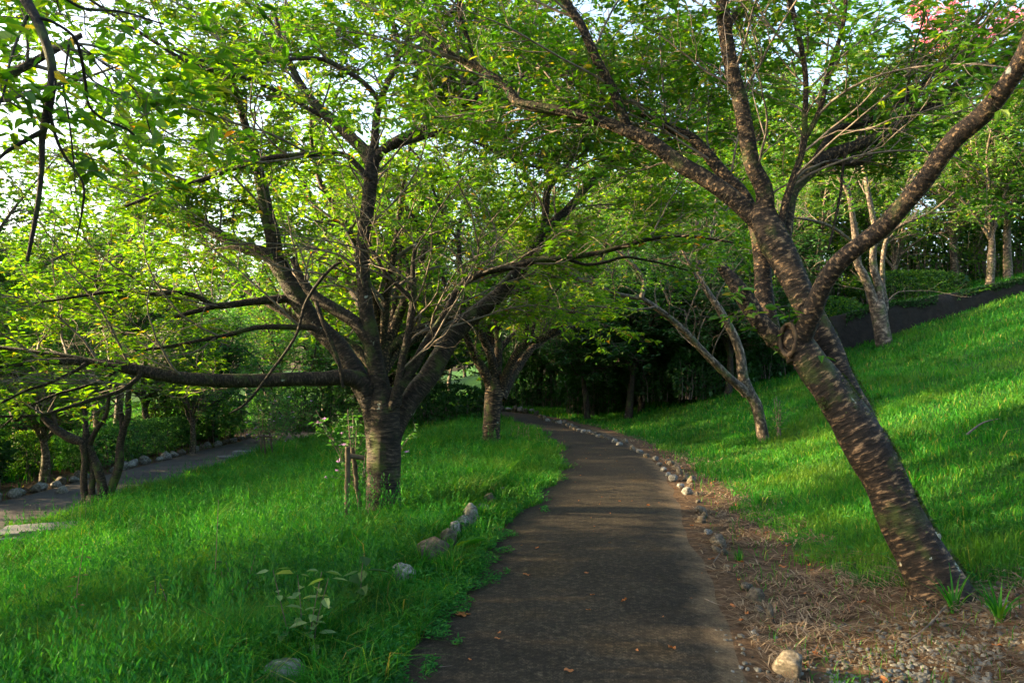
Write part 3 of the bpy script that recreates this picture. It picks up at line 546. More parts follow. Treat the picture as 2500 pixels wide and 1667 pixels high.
# --- the many-limbed cherry left of the path
b2 = G(936, 1258); d2 = b2[1]
st = [limb([(936, 1290, 104), (936, 1262, 92), (936, 1215, 84), (937, 1150, 80), (938, 1090, 82), (938, 1040, 88), (936, 990, 80), (930, 950, 56)], d2, d2+.05, n=40),
      limb([(948, 1120, 36), (965, 1050, 44), (982, 1012, 46), (1014, 959, 50), (1045, 921, 48), (1079, 864, 47), (1106, 818, 46), (1144, 779, 44), (1183, 749, 40)], d2-.02, d2+.45, n=40),
      limb([(925, 1120, 36), (914, 1040, 44), (900, 985, 42), (888, 950, 40), (872, 918, 38)], d2-.04, d2, n=20)]
br = [limb([(895, 960, 46), (880, 932, 44), (842, 921, 40), (790, 925, 37), (727, 925, 35), (650, 929, 35), (574, 929, 34), (459, 925, 32), (383, 913, 31), (325, 902, 28), (268, 890, 24), (191, 883, 19), (115, 883, 16), (38, 890, 12), (-60, 900, 10), (-160, 890, 7)], d2-.02, d2-1.5, n=60),
      limb([(345, 905, 14), (337, 922, 12), (300, 950, 11), (268, 963, 10), (191, 986, 9), (100, 1013, 8), (0, 1017, 6), (-80, 1030, 4)], d2-.9, d2-1.5),
      limb([(290, 897, 10), (262, 920, 8), (200, 945, 7), (130, 965, 6), (60, 1000, 5), (0, 1045, 4)], d2-1.0, d2-1.2),
      limb([(210, 888, 11), (184, 905, 9), (120, 935, 8), (60, 955, 7), (0, 985, 6), (-60, 1010, 4)], d2-1.2, d2-1.6),
      limb([(835, 640, 6), (815, 650, 8), (777, 690, 8), (744, 745, 8), (722, 820, 7), (665, 903, 7), (605, 980, 6), (560, 1010, 4)], d2-.5, d2-.9),
      limb([(772, 738, 12), (790, 790, 11), (818, 860, 10), (832, 905, 9), (836, 945, 7)], d2-.15, d2-.3),
      limb([(290, 895, 16), (230, 884, 15), (153, 868, 14), (77, 858, 12), (0, 848, 10), (-90, 835, 7)], d2-1.0, d2-1.0),
      limb([(905, 985, 52), (885, 945, 52), (861, 902, 52), (823, 844, 50), (765, 787, 48), (727, 730, 46), (689, 661, 44), (651, 622, 34), (593, 603, 30), (536, 573, 27), (478, 542, 22), (432, 519, 19), (383, 490, 16), (325, 452, 12), (260, 410, 9)], d2+.05, d2+.9, n=60),
      limb([(690, 668, 40), (674, 634, 40), (666, 577, 36), (651, 519, 34), (645, 480, 31), (635, 440, 28), (622, 380, 24), (600, 310, 20), (575, 220, 16), (545, 130, 12), (520, 40, 9)], d2+.55, d2+1.2, n=40),
      limb([(740, 745, 26), (708, 730, 22), (612, 737, 19), (555, 745, 17), (517, 745, 15), (486, 726, 12), (440, 714, 11), (364, 718, 10), (306, 707, 10), (230, 718, 8), (153, 730, 6), (80, 740, 5)], d2+.4, d2-.6, n=40),
      limb([(560, 744, 14), (517, 750, 13), (478, 760, 12), (425, 774, 9)], d2+.1, d2-.1),
      limb([(790, 812, 18), (760, 800, 15), (727, 799, 14), (631, 799, 12), (555, 818, 11), (478, 833, 9), (402, 848, 8), (325, 856, 6)], d2+.2, d2-.3),
      limb([(935, 1010, 52), (930, 960, 48), (922, 921, 46), (911, 864, 42), (903, 806, 40), (894, 760, 37), (888, 691, 34), (885, 615, 34), (893, 538, 34), (900, 490, 34), (905, 440, 34), (908, 390, 34), (905, 360, 30)], d2+.05, d2+.2, n=50),
      limb([(905, 835, 38), (880, 800, 35), (857, 779, 32), (800, 745, 30), (765, 720, 26), (735, 680, 20), (715, 630, 16)], d2+.08, d2+.15),
      limb([(908, 400, 34), (888, 367, 32), (857, 337, 29), (819, 299, 27), (785, 272, 24), (750, 230, 20), (720, 180, 17), (690, 110, 14), (670, 30, 11)], d2+.2, d2+.7),
      limb([(905, 440, 15), (892, 425, 14), (842, 379, 14), (785, 376, 14), (727, 379, 13), (651, 387, 13), (574, 410, 12), (517, 432, 12), (421, 463, 11), (364, 482, 9), (290, 510, 7)], d2+.1, d2-.6, n=40),
      limb([(910, 400, 26), (915, 344, 22), (919, 287, 20), (930, 245, 18), (945, 205, 16), (965, 165, 16), (976, 125, 15)], d2+.2, d2+.2),
      limb([(976, 125, 13), (965, 77, 13), (949, 27, 12), (934, -5, 11), (920, -80, 9)], d2+.2, d2+.1),
      limb([(976, 125, 13), (990, 105, 12), (1014, 77, 11), (1068, 46, 10), (1125, 19, 9), (1183, 0, 8), (1260, -30, 6)], d2+.2, d2-.3),
      limb([(1030, 72, 8), (1106, 48, 7), (1183, 46, 6), (1259, 61, 5), (1330, 90, 4)], d2, d2+.5),
      limb([(926, 245, 14), (888, 203, 13), (842, 172, 12), (785, 145, 11), (708, 145, 10), (631, 153, 9), (574, 159, 8), (500, 150, 7), (420, 120, 5)], d2+.2, d2-.8),
      limb([(819, 299, 13), (760, 270, 12), (700, 235, 11), (600, 190, 10), (470, 157, 10), (325, 69, 8), (220, 0, 7)], d2+.4, d2-.7),
      limb([(912, 400, 28), (925, 375, 24), (972, 341, 22), (1030, 318, 21), (1068, 291, 19), (1125, 253, 17), (1183, 230, 15), (1221, 210, 14), (1259, 191, 12), (1317, 176, 9), (1431, 176, 6), (1520, 180, 4)], d2+.18, d2-.2, n=40),
      limb([(920, 392, 18), (940, 368, 16), (991, 348, 15), (1087, 318, 13), (1144, 291, 11), (1221, 255, 10), (1278, 230, 9), (1374, 210, 7), (1431, 188, 5)], d2+.22, d2+.8, n=40),
      limb([(1087, 320, 9), (1144, 341, 8), (1221, 375, 8), (1278, 402, 7), (1355, 413, 5), (1420, 420, 4)], d2+.4, d2+.2),
      limb([(1215, 212, 10), (1180, 208, 9), (1144, 203, 9), (1087, 184, 8), (1030, 184, 7), (970, 200, 5)], d2, d2+.3),
      limb([(1165, 762, 42), (1183, 749, 40), (1221, 715, 37), (1252, 680, 35), (1286, 638, 31), (1313, 596, 27), (1336, 557, 24), (1374, 523, 22), (1397, 500, 20), (1431, 459, 18), (1489, 406, 16), (1527, 375, 14), (1565, 358, 11), (1640, 340, 7)], d2+.42, d2+1.1, n=50),
      limb([(1322, 585, 20), (1330, 545, 18), (1332, 517, 18), (1340, 459, 16), (1365, 425, 14), (1393, 395, 13), (1420, 350, 12), (1443, 314, 11), (1470, 250, 8)], d2+.8, d2+1.4),
      limb([(1340, 459, 12), (1336, 400, 10), (1334, 344, 9), (1347, 287, 8), (1352, 220, 6)], d2+.95, d2+1.2),
      limb([(965, 990, 30), (972, 952, 28), (1014, 890, 25), (1037, 844, 23), (1068, 799, 22), (1091, 760, 20), (1106, 725, 18), (1133, 691, 17), (1183, 665, 17), (1259, 649, 18), (1317, 634, 17), (1374, 630, 15), (1451, 619, 13), (1527, 600, 11), (1585, 584, 10), (1642, 577, 8), (1700, 578, 7), (1790, 592, 5)], d2-.08, d2-.4, n=60),
      limb([(1385, 632, 9), (1430, 646, 8), (1480, 640, 8), (1527, 628, 6), (1600, 640, 5), (1680, 660, 4)], d2-.2, d2),
      limb([(955, 1000, 24), (972, 940, 22), (984, 875, 21), (995, 825, 19), (1007, 749, 18), (1010, 715, 16), (1008, 650, 11), (1015, 590, 8)], d2-.1, d2-.3),
      limb([(1008, 735, 12), (972, 699, 12), (945, 672, 11), (926, 642, 10), (903, 596, 8), (880, 540, 6)], d2-.25, d2-.5)]
keep2 = lambda p: ~((p[:, 2] < 1.15+.35*np.sin(p[:, 0]*3)) | ((p[:, 2] < 1.75) & (p[:, 0] > -.9)))
T2 = photo_tree('cherry_tree', 'many-limbed cherry on the left verge with one long horizontal low bough', 'tree', b2, st, br, 9, M['bark_dark'], M['leaf'],
                l15=(.24, 1.3, 3.4), l2=(.105, .35, 1.1), l3=(.060, .16, .52), lf=(.033, .086), keep=keep2, fork=P(925, 840, d2), bare=1.7, front=.80, roots=0)

# --- the middle cherry beside the path
b3 = G(1200, 1088); d3 = b3[1]
st = [limb([(1198, 1105, 52), (1199, 1086, 48), (1200, 1040, 44), (1203, 990, 42), (1207, 955, 46), (1208, 925, 40)], d3, d3, n=24)]
br = [limb([(1206, 965, 32), (1190, 921, 26), (1167, 883, 22), (1148, 844, 18), (1130, 800, 15), (1100, 750, 12), (1085, 690, 10), (1060, 620, 8), (1020, 560, 6)], d3, d3-.8),
      limb([(1208, 955, 30), (1202, 883, 22), (1183, 833, 19), (1164, 791, 16), (1137, 745, 13), (1125, 691, 12), (1121, 615, 11), (1120, 557, 10), (1135, 505, 9), (1142, 440, 6)], d3, d3-.5),
      limb([(1212, 920, 24), (1217, 844, 19), (1213, 768, 16), (1210, 714, 14), (1202, 653, 12), (1194, 596, 10), (1171, 550, 9), (1160, 480, 7)], d3, d3+.8),
      limb([(1222, 950, 28), (1252, 880, 20), (1286, 835, 18), (1317, 829, 16), (1355, 806, 15), (1393, 768, 13), (1428, 722, 11), (1451, 676, 10), (1470, 619, 8), (1500, 560, 6)], d3, d3-1.2, n=40),
      limb([(1222, 970, 32), (1245, 925, 26), (1265, 895, 22), (1294, 856, 17), (1328, 829, 13), (1380, 805, 9), (1440, 790, 6)], d3+.1, d3+1.2),
      limb([(1262, 872, 13), (1282, 837, 11), (1288, 768, 10), (1286, 714, 9), (1267, 684, 8), (1250, 640, 6)], d3-.2, d3-.6),
      limb([(1296, 832, 8), (1313, 768, 6), (1355, 714, 6), (1393, 661, 5), (1420, 590, 4)], d3-.3, d3),
      limb([(1120, 590, 8), (1090, 540, 8), (1060, 470, 7), (1040, 410, 6), (1000, 360, 5)], d3-.4, d3-1),
      limb([(1090, 590, 9), (1050, 590, 9), (1000, 520, 7), (930, 500, 6), (860, 505, 5)], d3-.6, d3-.3)]
keep3 = lambda p: ~(p[:, 2] < 1.75+.3*np.sin(p[:, 0]*3))
T3 = photo_tree('cherry_tree', 'cherry with a forked trunk right beside the path bend, mid distance', 'tree', b3, st, br, 21, M['bark'], M['leaf'],
                l15=(.20, 1.0, 2.6), l2=(.15, .4, 1.1), l3=(.08, .2, .55), lf=(.036, .10), bare=1.4, rpar=.04, fork=P(1205, 900, d3), keep=keep3, big=False)

# --- slim forked tree on the right bank
b4 = G(1866, 1076); d4 = b4[1]
st = [limb([(1870, 1095, 32), (1864, 1074, 28), (1849, 997, 26), (1830, 959, 26), (1814, 921, 26), (1807, 863, 22), (1791, 818, 21), (1768, 775, 18), (1753, 749, 17)], d4, d4+.1, n=36)]
br = [limb([(1760, 762, 18), (1753, 749, 17), (1726, 710, 15), (1707, 672, 13), (1703, 596, 11), (1701, 519, 9), (1695, 440, 7)], d4+.1, d4+.4),
      limb([(1822, 965, 22), (1814, 951, 22), (1784, 925, 20), (1753, 894, 18), (1715, 856, 17), (1677, 814, 16), (1642, 783, 15), (1604, 753, 14), (1565, 730, 13), (1508, 718, 10), (1451, 695, 9), (1412, 680, 8), (1355, 645, 6), (1300, 610, 4)], d4, d4-1.0, n=50),
      limb([(1565, 730, 12), (1573, 691, 12), (1560, 665, 11), (1542, 642, 10), (1516, 619, 7), (1480, 590, 5)], d4-.6, d4-.4),
      limb([(1600, 750, 7), (1560, 755, 5), (1500, 752, 5), (1420, 745, 4)], d4-.6, d4-1.2),
      limb([(1716, 700, 8), (1690, 660, 7), (1660, 600, 6), (1620, 560, 5), (1560, 540, 4)], d4+.2, d4-.3),
      limb([(1705, 620, 8), (1740, 560, 7), (1750, 480, 5), (1780, 420, 4)], d4+.2, d4+.6)]
keep4 = lambda p: ~(p[:, 2] < 2.3+.3*np.sin(p[:, 0]*3))
T4 = photo_tree('slim_tree', 'slim forked tree on the right bank whose left stem arches over the path', 'tree', b4, st, br, 33, M['bark_far'], M['leaf_right'],
                l15=(.30, .9, 2.2), l2=(.18, .4, 1.0), l3=(.11, .2, .5), lf=(.036, .095), keep=keep4, big=False)

# --- twin-stemmed tree high on the grass slope
b5 = G(2160, 842); d5 = b5[1]
st = [limb([(2165, 860, 46), (2159, 838, 40), (2150, 790, 36), (2143, 752, 38), (2136, 735, 30)], d5, d5, n=20),
      limb([(2140, 762, 24), (2128, 720, 22), (2109, 672, 20), (2094, 642, 19), (2088, 577, 16), (2080, 519, 13)], d5, d5-.4),
      limb([(2148, 762, 24), (2146, 700, 20), (2134, 660, 18), (2132, 615, 16), (2140, 557, 14)], d5, d5-.1)]
br = [limb([(2082, 530, 13), (2070, 470, 12), (2040, 420, 10), (2000, 360, 8), (1960, 330, 6)], d5-.4, d5-1.2),
      limb([(2139, 570, 14), (2125, 500, 12), (2110, 420, 11), (2090, 300, 9), (2060, 200, 7)], d5, d5+.2),
      limb([(2152, 770, 14), (2163, 749, 13), (2155, 691, 12), (2160, 600, 10), (2200, 500, 8), (2230, 400, 6)], d5+.1, d5+.6),
      limb([(2090, 600, 9), (2040, 560, 8), (1990, 540, 7), (1930, 530, 5)], d5-.2, d5-1.5),
      limb([(2134, 600, 9), (2200, 550, 8), (2270, 520, 7), (2330, 470, 5)], d5, d5-.8)]
keep5 = lambda p: ~(p[:, 2] < 4.3+.3*np.sin(p[:, 0]*3))
T5 = photo_tree('twin_stem_tree', 'grey twin-stemmed tree standing on the grass slope in front of the dark wall', 'tree', b5, st, br, 35, M['bark_far'], M['leaf_right'],
                l15=(.35, 1.2, 3.2), l2=(.22, .5, 1.4), l3=(.14, .3, .7), lf=(.045, .14), keep=keep5, big=False)

# --- small many-stemmed tree by the lower path
b7 = G(238, 1246); d7 = b7[1]
st = [limb([(240, 1265, 81), (238, 1235, 65), (236, 1205, 44)], d7, d7, n=12),
      limb([(225, 1245, 23), (210, 1222, 18), (204, 1173, 16), (207, 1124, 14), (203, 1090, 16), (198, 1078, 18), (172, 1069, 22), (138, 1049, 20), (109, 1023, 13), (85, 1000, 10)], d7, d7-.2, n=40),
      limb([(232, 1250, 23), (224, 1201, 16), (227, 1158, 14), (222, 1130, 13), (212, 1095, 13)], d7-.05, d7),
      limb([(246, 1245, 29), (250, 1193, 22), (238, 1144, 22), (224, 1112, 20), (214, 1084, 21), (210, 1060, 18)], d7, d7, n=24),
      limb([(262, 1248, 23), (264, 1221, 20), (276, 1181, 21), (290, 1138, 20), (293, 1087, 18), (301, 1049, 17)], d7+.05, d7+.1, n=24)]
br = [limb([(300, 1055, 14), (296, 1015, 12), (290, 980, 9), (280, 930, 6)], d7+.1, d7+.3),
      limb([(302, 1048, 14), (313, 1015, 14), (313, 972, 13), (320, 930, 10), (340, 870, 8)], d7+.1, d7),
      limb([(212, 1078, 17), (209, 1040, 13), (205, 990, 10), (190, 930, 8)], d7, d7+.3),
      limb([(216, 1088, 16), (235, 1050, 12), (258, 1015, 10), (264, 986, 9), (270, 920, 8)], d7, d7-.3),
      limb([(120, 1034, 12), (100, 1010, 10), (60, 980, 8), (20, 960, 6)], d7-.2, d7-.6),
      limb([(140, 1050, 10), (130, 1010, 9), (125, 960, 8), (130, 900, 6)], d7-.2, d7+.1)]
keep7 = lambda p: ~(p[:, 2] < .45+.2*np.sin(p[:, 0]*3))
T7 = photo_tree('small_tree', 'small tree of several crooked stems on the bank beside the lower path', 'tree', b7, st, br, 39, M['bark_dark'], M['leaf'],
                l15=(.22, .6, 1.5), l2=(.14, .3, .7), l3=(.09, .15, .4), lf=(.026, .09), bare=.5, keep=keep7, big=False)

# --- branch hanging into the top left corner from a tree behind the camera
b8 = P(-150, -420, 3.4)
st = [limb([(-150, -420, 60), (-60, -200, 42), (30, -60, 32), (62, 0, 27), (90, 50, 23), (115, 115, 22), (127, 170, 21), (124, 230, 20), (112, 290, 20), (103, 340, 15), (102, 400, 13), (96, 470, 12), (85, 540, 11), (66, 638, 8)], 3.3, 3.1, n=70)]
br = [limb([(108, 318, 12), (60, 345, 11), (20, 368, 9), (-20, 400, 7), (-80, 430, 5)], 3.15, 3.0),
      limb([(122, 275, 9), (130, 310, 9), (140, 345, 8), (160, 385, 7), (190, 425, 6), (205, 460, 6), (200, 520, 5), (185, 590, 3)], 3.15, 3.3),
      limb([(66, 40, 10), (45, 90, 7), (25, 150, 6), (12, 215, 6), (0, 255, 4)], 3.2, 3.0),
      limb([(95, 45, 10), (130, 55, 8), (180, 90, 8), (198, 140, 9), (208, 200, 8), (218, 260, 7), (260, 295, 6), (310, 315, 6), (340, 345, 4)], 3.2, 3.6, n=30),
      limb([(195, 110, 5), (245, 150, 4), (300, 190, 4), (340, 240, 4), (370, 330, 3)], 3.3, 3.6),
      limb([(168, 110, 6), (160, 170, 5), (155, 220, 5), (168, 290, 5), (178, 380, 4), (185, 470, 3)], 3.3, 3.2),
      limb([(40, -40, 14), (120, -30, 10), (200, 20, 8), (300, 30, 6), (400, 60, 4)], 3.3, 3.9),
      limb([(-60, -200, 20), (100, -180, 14), (300, -130, 10), (480, -40, 7), (600, 0, 5)], 3.3, 4.4)]
T8 = photo_tree('hanging_branch', 'dark bare-looking branch hanging down into the top left corner with a yellow leaf', 'branch', b8, st, br, 41, M['bark_backlit'], M['leaf_right'],
                l15=(.14, .4, 1.3), l2=(.12, .2, .5), l3=(.09, .08, .25), lf=(.038, .085), bare=.0, rpar=.05, front=.3)
mb = MB(); leaf_at(mb, np.array([P(168, 82, 3.3)]), np.array([unit(np.array([.35, 0, -.8]))]), .085, np.random.RandomState(2), wid=.42, tilt=.1, curl=.05)
o = mb.build('yellow_leaf', leafmat('yellow_leaf', [(0, (.6, .42, .04)), (1, (.6, .42, .04))], trans=.4, tcol=(1, .9, .4), noise=False), T8, uv=False); tag(o, 'yellow leaf')

# ================================================================== WOODLAND TREES (built once per kind, then copied)
def wood_tree(name, seed, hgt, spread, trunk_h, nl, leafm, bark, leaf=.15, lf=.10, clump=1.0, lean=.1, tr=.16, upw=.55, droop=0., low=1.0):
    r = np.random.RandomState(seed); root = empty(name, (0, 0, 0), name, 'tree')
    tb = MB(); top = np.array([lean*r.normal(), lean*r.normal(), trunk_h])
    C = catmull([np.array([0, 0, -.3]), top*.5+r.normal(size=3)*.06*np.array([1, 1, 0]), top, top+np.array([r.normal()*.3, r.normal()*.3, (hgt-trunk_h)*.45])], 20)
    Rd = np.interp(np.linspace(0, 1, 20), [0, .1, .5, 1], [tr*1.5, tr*1.08, tr*.85, tr*.3]); tubes(tb, C, Rd, 12, rough=.12, seed=seed)
    LC = []; LR = []
    for k in range(nl):
        a = 2*np.pi*(k+.6*r.rand())/nl; e = spread*(.6+.5*r.rand()); h = hgt*(.5+.5*r.rand()); s = trunk_h*(.75+.5*r.rand())
        s = min(s, trunk_h*1.15); st_ = top*(s/trunk_h)
        dv = np.array([np.cos(a), np.sin(a), 0])
        mid = st_+dv*e*.4+np.array([0, 0, (h-s)*upw])+r.normal(size=3)*.15; end = st_+dv*e+np.array([0, 0, (h-s)*low])-np.array([0, 0, droop])
        c_ = catmull([st_, st_+dv*e*.15+np.array([0, 0, (h-s)*.25]), mid, (mid+end)/2+r.normal(size=3)*.2, end], 14)
        LC.append(c_); LR.append(np.linspace(tr*.5, .015, 14))
    for k in range(max(3, nl//2)):
        a = r.rand()*6.28; st_ = C[12+r.randint(7)]; e = spread*(.2+.4*r.rand()); end = st_+np.array([np.cos(a)*e, np.sin(a)*e, (hgt-st_[2])*(.6+.4*r.rand())])
        LC.append(catmull([st_, (st_+end)/2+r.normal(size=3)*.25, end], 14)); LR.append(np.linspace(tr*.35, .012, 14))
    LC = np.array(LC); LR = np.array(LR); tubes(tb, LC, LR, 8, cap=False); tb.build('trunk', bark, root)
    A, Ar = grow(LC, LR, .17/clump, .6, 1.9, r, rmax=.03, ratio=.5, flat=.6, up=.1, m=6, wander=.25, t0=.2)
    B, Br = grow(A, Ar, .15, .3, .9, r, rmax=.010, flat=.55, m=4, wander=.25, t0=.1)
    tw = MB(); tubes(tw, A, Ar, 4, cap=False); tubes(tw, B, Br, 3, cap=False); tw.build('branches', M['twig'], root)
    lm = MB(); n = leaves(lm, B, Br, lf*.62, leaf, r, big=False, wid=.5, tilt=.5, t0=0); lm.build('crown', leafm, root, smooth=False, uv=False)
    print('WOOD', name, n); return root
K = {}
K['a'] = wood_tree('woodland_tree', 51, 6.5, 3.2, 1.7, 7, M['leaf_far'], M['bark_far'])
K['b'] = wood_tree('woodland_tree', 52, 8.5, 3.4, 2.4, 8, M['leaf_far'], M['bark_far'], leaf=.17)
K['c'] = wood_tree('spreading_tree', 53, 5.2, 3.6, 1.4, 7, M['leaf'], M['bark'], leaf=.12, lf=.055, upw=.5)
K['d'] = wood_tree('dense_tree', 54, 6.5, 3.0, 2.0, 9, M['leaf_dark'], M['bark_dark'], leaf=.17, lf=.07, clump=1.2, upw=.3, low=.9, droop=.9, tr=.14)
K['e'] = wood_tree('tall_tree', 55, 13, 4.5, 4.5, 10, M['leaf_far'], M['bark_far'], leaf=.24, lf=.14, clump=.85, tr=.24)
K['f'] = wood_tree('weeping_tree', 56, 5.2, 2.9, 1.9, 9, M['leaf_teal'], M['bark_dark'], leaf=.13, lf=.06, clump=1.1, upw=.75, low=.55, droop=1.9, tr=.13)
used = set()
def plant(kind, x, y, s=1.0, rz=0., label=None, group=None, z=None):
    z = float(H(x, y)) if z is None else z
    o = K[kind]
    if kind in used: return copy_tree(o, (x, y, z), rz, s, label, group)
    used.add(kind); o.location = (x, y, z); o.rotation_euler = (0, 0, rz); o.scale = (s,)*3 if not isinstance(s, tuple) else s
    o['label'] = label
    if group: o['group'] = group
    return o
r = np.random.RandomState(77)
def at(px, py): q = G(px, py); return q[0], q[1]
# dark maples round the bend of the path
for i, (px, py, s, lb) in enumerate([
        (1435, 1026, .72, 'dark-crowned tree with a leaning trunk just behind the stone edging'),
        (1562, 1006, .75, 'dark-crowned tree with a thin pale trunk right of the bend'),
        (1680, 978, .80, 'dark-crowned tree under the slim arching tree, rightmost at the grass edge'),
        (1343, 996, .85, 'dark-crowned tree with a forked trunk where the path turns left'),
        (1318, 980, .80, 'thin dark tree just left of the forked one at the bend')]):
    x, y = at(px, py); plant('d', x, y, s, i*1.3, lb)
for i, (x, y, s) in enumerate([(3.2, 28, 1.0), (5.5, 25.5, .95), (7.5, 27.5, 1.0), (5.5, 30, 1.1), (1.2, 33, .9), (9, 30, 1.1), (2.8, 36, 1.2), (7.5, 34, 1.2), (-3.2, 27.5, 1.1), (-3.6, 24.6, .85), (3.7, 23.8, .85), (6.9, 22.9, .8), (-5.0, 30, .95), (-6.5, 33.5, .9), (12, 33, 1.1), (-1.5, 38, .9), (6.3, 21.8, .72), (8.3, 25.5, .8)]):  # some are backing trees, added to block sky light and low sun
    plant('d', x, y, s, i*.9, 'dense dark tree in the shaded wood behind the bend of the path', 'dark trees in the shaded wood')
# mid-distance woodland left of the path
for i, (x, y, s, k) in enumerate([(-2.55, 14.5, (1.2, 1.2, 1.4), 'c'), (-3.45, 19.8, (1.3, 1.3, 1.9), 'c'), (-.65, 22.8, (1.1, 1.1, 1.6), 'c'), (-5.0, 28.5, 1.1, 'c')]):
    plant(k, x, y, s, i*1.7+.4, 'spreading cherry with pale limbs further back on the left verge', 'cherries further back on the left verge')
for i, (x, y, s, k) in enumerate([(-14, 21, .8, 'a'), (-12.6, 25.5, .8, 'a'), (-16, 30, 1.0, 'b'), (-13, 34, .9, 'a'), (-19, 25, .9, 'b'), (-21, 35, 1.0, 'b'), (-15, 42, 1.0, 'a'), (-9, 44, .9, 'a'), (-10, 52, 1.0, 'b'), (-26, 44, 1.1, 'b'), (-4, 48, .9, 'a'), (-18, 54, 1.0, 'b'), (-24, 22, 1., 'a'), (-30, 33, 1., 'b')]):
    plant(k, x, y, s, i*1.1, 'leafy tree beyond the lower path on the left', 'trees beyond the lower path')
for i, (x, y, s, lb) in enumerate([(-13.2, 15.6, .9, 'weeping tree with blue-green hanging leaves at the far left edge'), (-15.2, 21.0, 1.05, 'weeping tree standing right behind the clipped hedge'), (-11.0, 27.5, .95, 'weeping tree drooping over the far end of the lower path'), (-8.6, 34.5, 1.1, 'weeping tree closing the end of the lower path'), (-16.8, 26, 1.15, 'weeping tree glowing behind the clipped hedge'), (-5.8, 33, 1.0, 'weeping tree seen between the first two cherries')]):
    plant('f', x, y, s, i*1.4, lb)
fr = np.random.RandomState(123)
for i in range(30):
    x = -58+2.3*i+fr.normal(); y = 58+12*fr.rand()+abs(i-12)*.3; plant('b' if i % 3 else 'e', x, y, .85+.3*fr.rand(), i*1.3, 'distant tree closing off the view behind the meadow', 'distant trees behind the meadow')
for i, (x, y, s, k) in enumerate([(-13.6, 14.6, (1.2, 1.2, 1.25), 'c'), (-13.6, 20.5, (1.2, 1.2, 1.3), 'c'), (-13.2, 24, 1.2, 'b'), (-16.5, 16.5, 1.2, 'c'), (-9.2, 36.5, 1.0, 'a'), (-6.0, 39, 1.0, 'a'), (-12, 38, 1., 'b')]):
    plant(k, x, y, s, i*2.2+.3, 'wide-crowned cherry leaning over the hedge on the far side of the lower path', 'cherries over the hedge')
for i, (x, y, s) in enumerate([(9.5, 32, 1.), (13.5, 33, 1.0), (6.2, 35, 1.), (17.5, 34, .95)]):
    plant('e', x, y, s, i*2.3+.7, 'tall tree rising behind the terrace trees in the upper right', 'tall trees behind the terrace')
plant('b', -14.6, 18.6, 1.15, 2.0, 'tall leafy tree behind the weeping one at the far left')
# right hand hillside
for i, (x, y, s, k) in enumerate([(9.2, 26.5, .8, 'a'), (11.3, 27.5, .85, 'b'), (14.0, 27.0, .8, 'a'), (16.8, 27.8, .85, 'b'), (19.5, 27, .8, 'a'), (12.5, 31, .9, 'b'), (16, 33, .95, 'b'), (20.5, 32, .9, 'b'), (10, 35, 1.0, 'b'), (24, 30, 1., 'b')]):
    plant(k, x, y, s, i*1.3+.2, 'leafy tree with a grey trunk on the terrace above the dark wall', 'trees on the terrace')
for i, (x, y, s) in enumerate([(6, 40, 1.), (12, 40, 1.), (18, 39, .95), (25, 38, 1.), (31, 36, 1.), (2, 46, .85), (9, 50, 1.05), (20, 50, 1.1), (30, 48, 1.1), (38, 42, 1.1)]):
    plant('e', x, y, s, i*1.9, 'tall tree closing the view at the top of the hill', 'tall trees on the hilltop')

for i, (x, y, s, lb) in enumerate([(-6.2, 1.5, 1.25, 'cherry added for shade outside the left frame edge, level with the camera'), (5.6, -.8, 1.2, 'cherry added for shade outside the right frame edge, behind the camera'), (-1.8, -4.2, 1.3, 'unseen cherry behind the camera, added to shade the path'), (-7.6, 6.6, (1.12, 1.12, 1.65), 'cherry whose layered crown fills the top left, its trunk outside the frame'), (-13.5, 5.5, 1.2, 'cherry added for shade beyond the lower path, outside the left frame edge'), (-13.5, 12.0, 1.1, 'cherry over the lower path kerb at the left frame edge')]):  # mostly unseen cherries, added round the camera to shade the foreground
    plant('c', x, y, s, i*1.1, lb)

# ================================================================== WALL, HEDGES, SHRUBS
def leafbox(mb, n, cx, cy, cz, sx, sy, sz, r, size=.06, rz=0, round_=.5):
    p = r.uniform(-1, 1, size=(n, 3)); k = np.argmax(np.abs(p), axis=1); p[np.arange(n), k] = np.sign(p[np.arange(n), k])*(1-.25*r.rand(n)**2)
    ln = np.linalg.norm(p, axis=1, keepdims=True); p = p*(1-round_)+p/ln*round_
    p *= 1+.14*(fbm(p[:, 0]*3+cx, p[:, 1]*3+p[:, 2]*2)-.5)[:, None]*2
    q = p*np.array([sx, sy, sz]); c_, s_ = math.cos(rz), math.sin(rz)
    w = np.stack([cx+q[:, 0]*c_-q[:, 1]*s_, cy+q[:, 0]*s_+q[:, 1]*c_, cz+q[:, 2]], 1)
    d = unit(np.stack([p[:, 0]*c_-p[:, 1]*s_, p[:, 0]*s_+p[:, 1]*c_, p[:, 2]], 1)+r.normal(size=(n, 3))*.8)
    leaf_at(mb, w, d, size, r, wid=.5, tilt=.9, big=False)
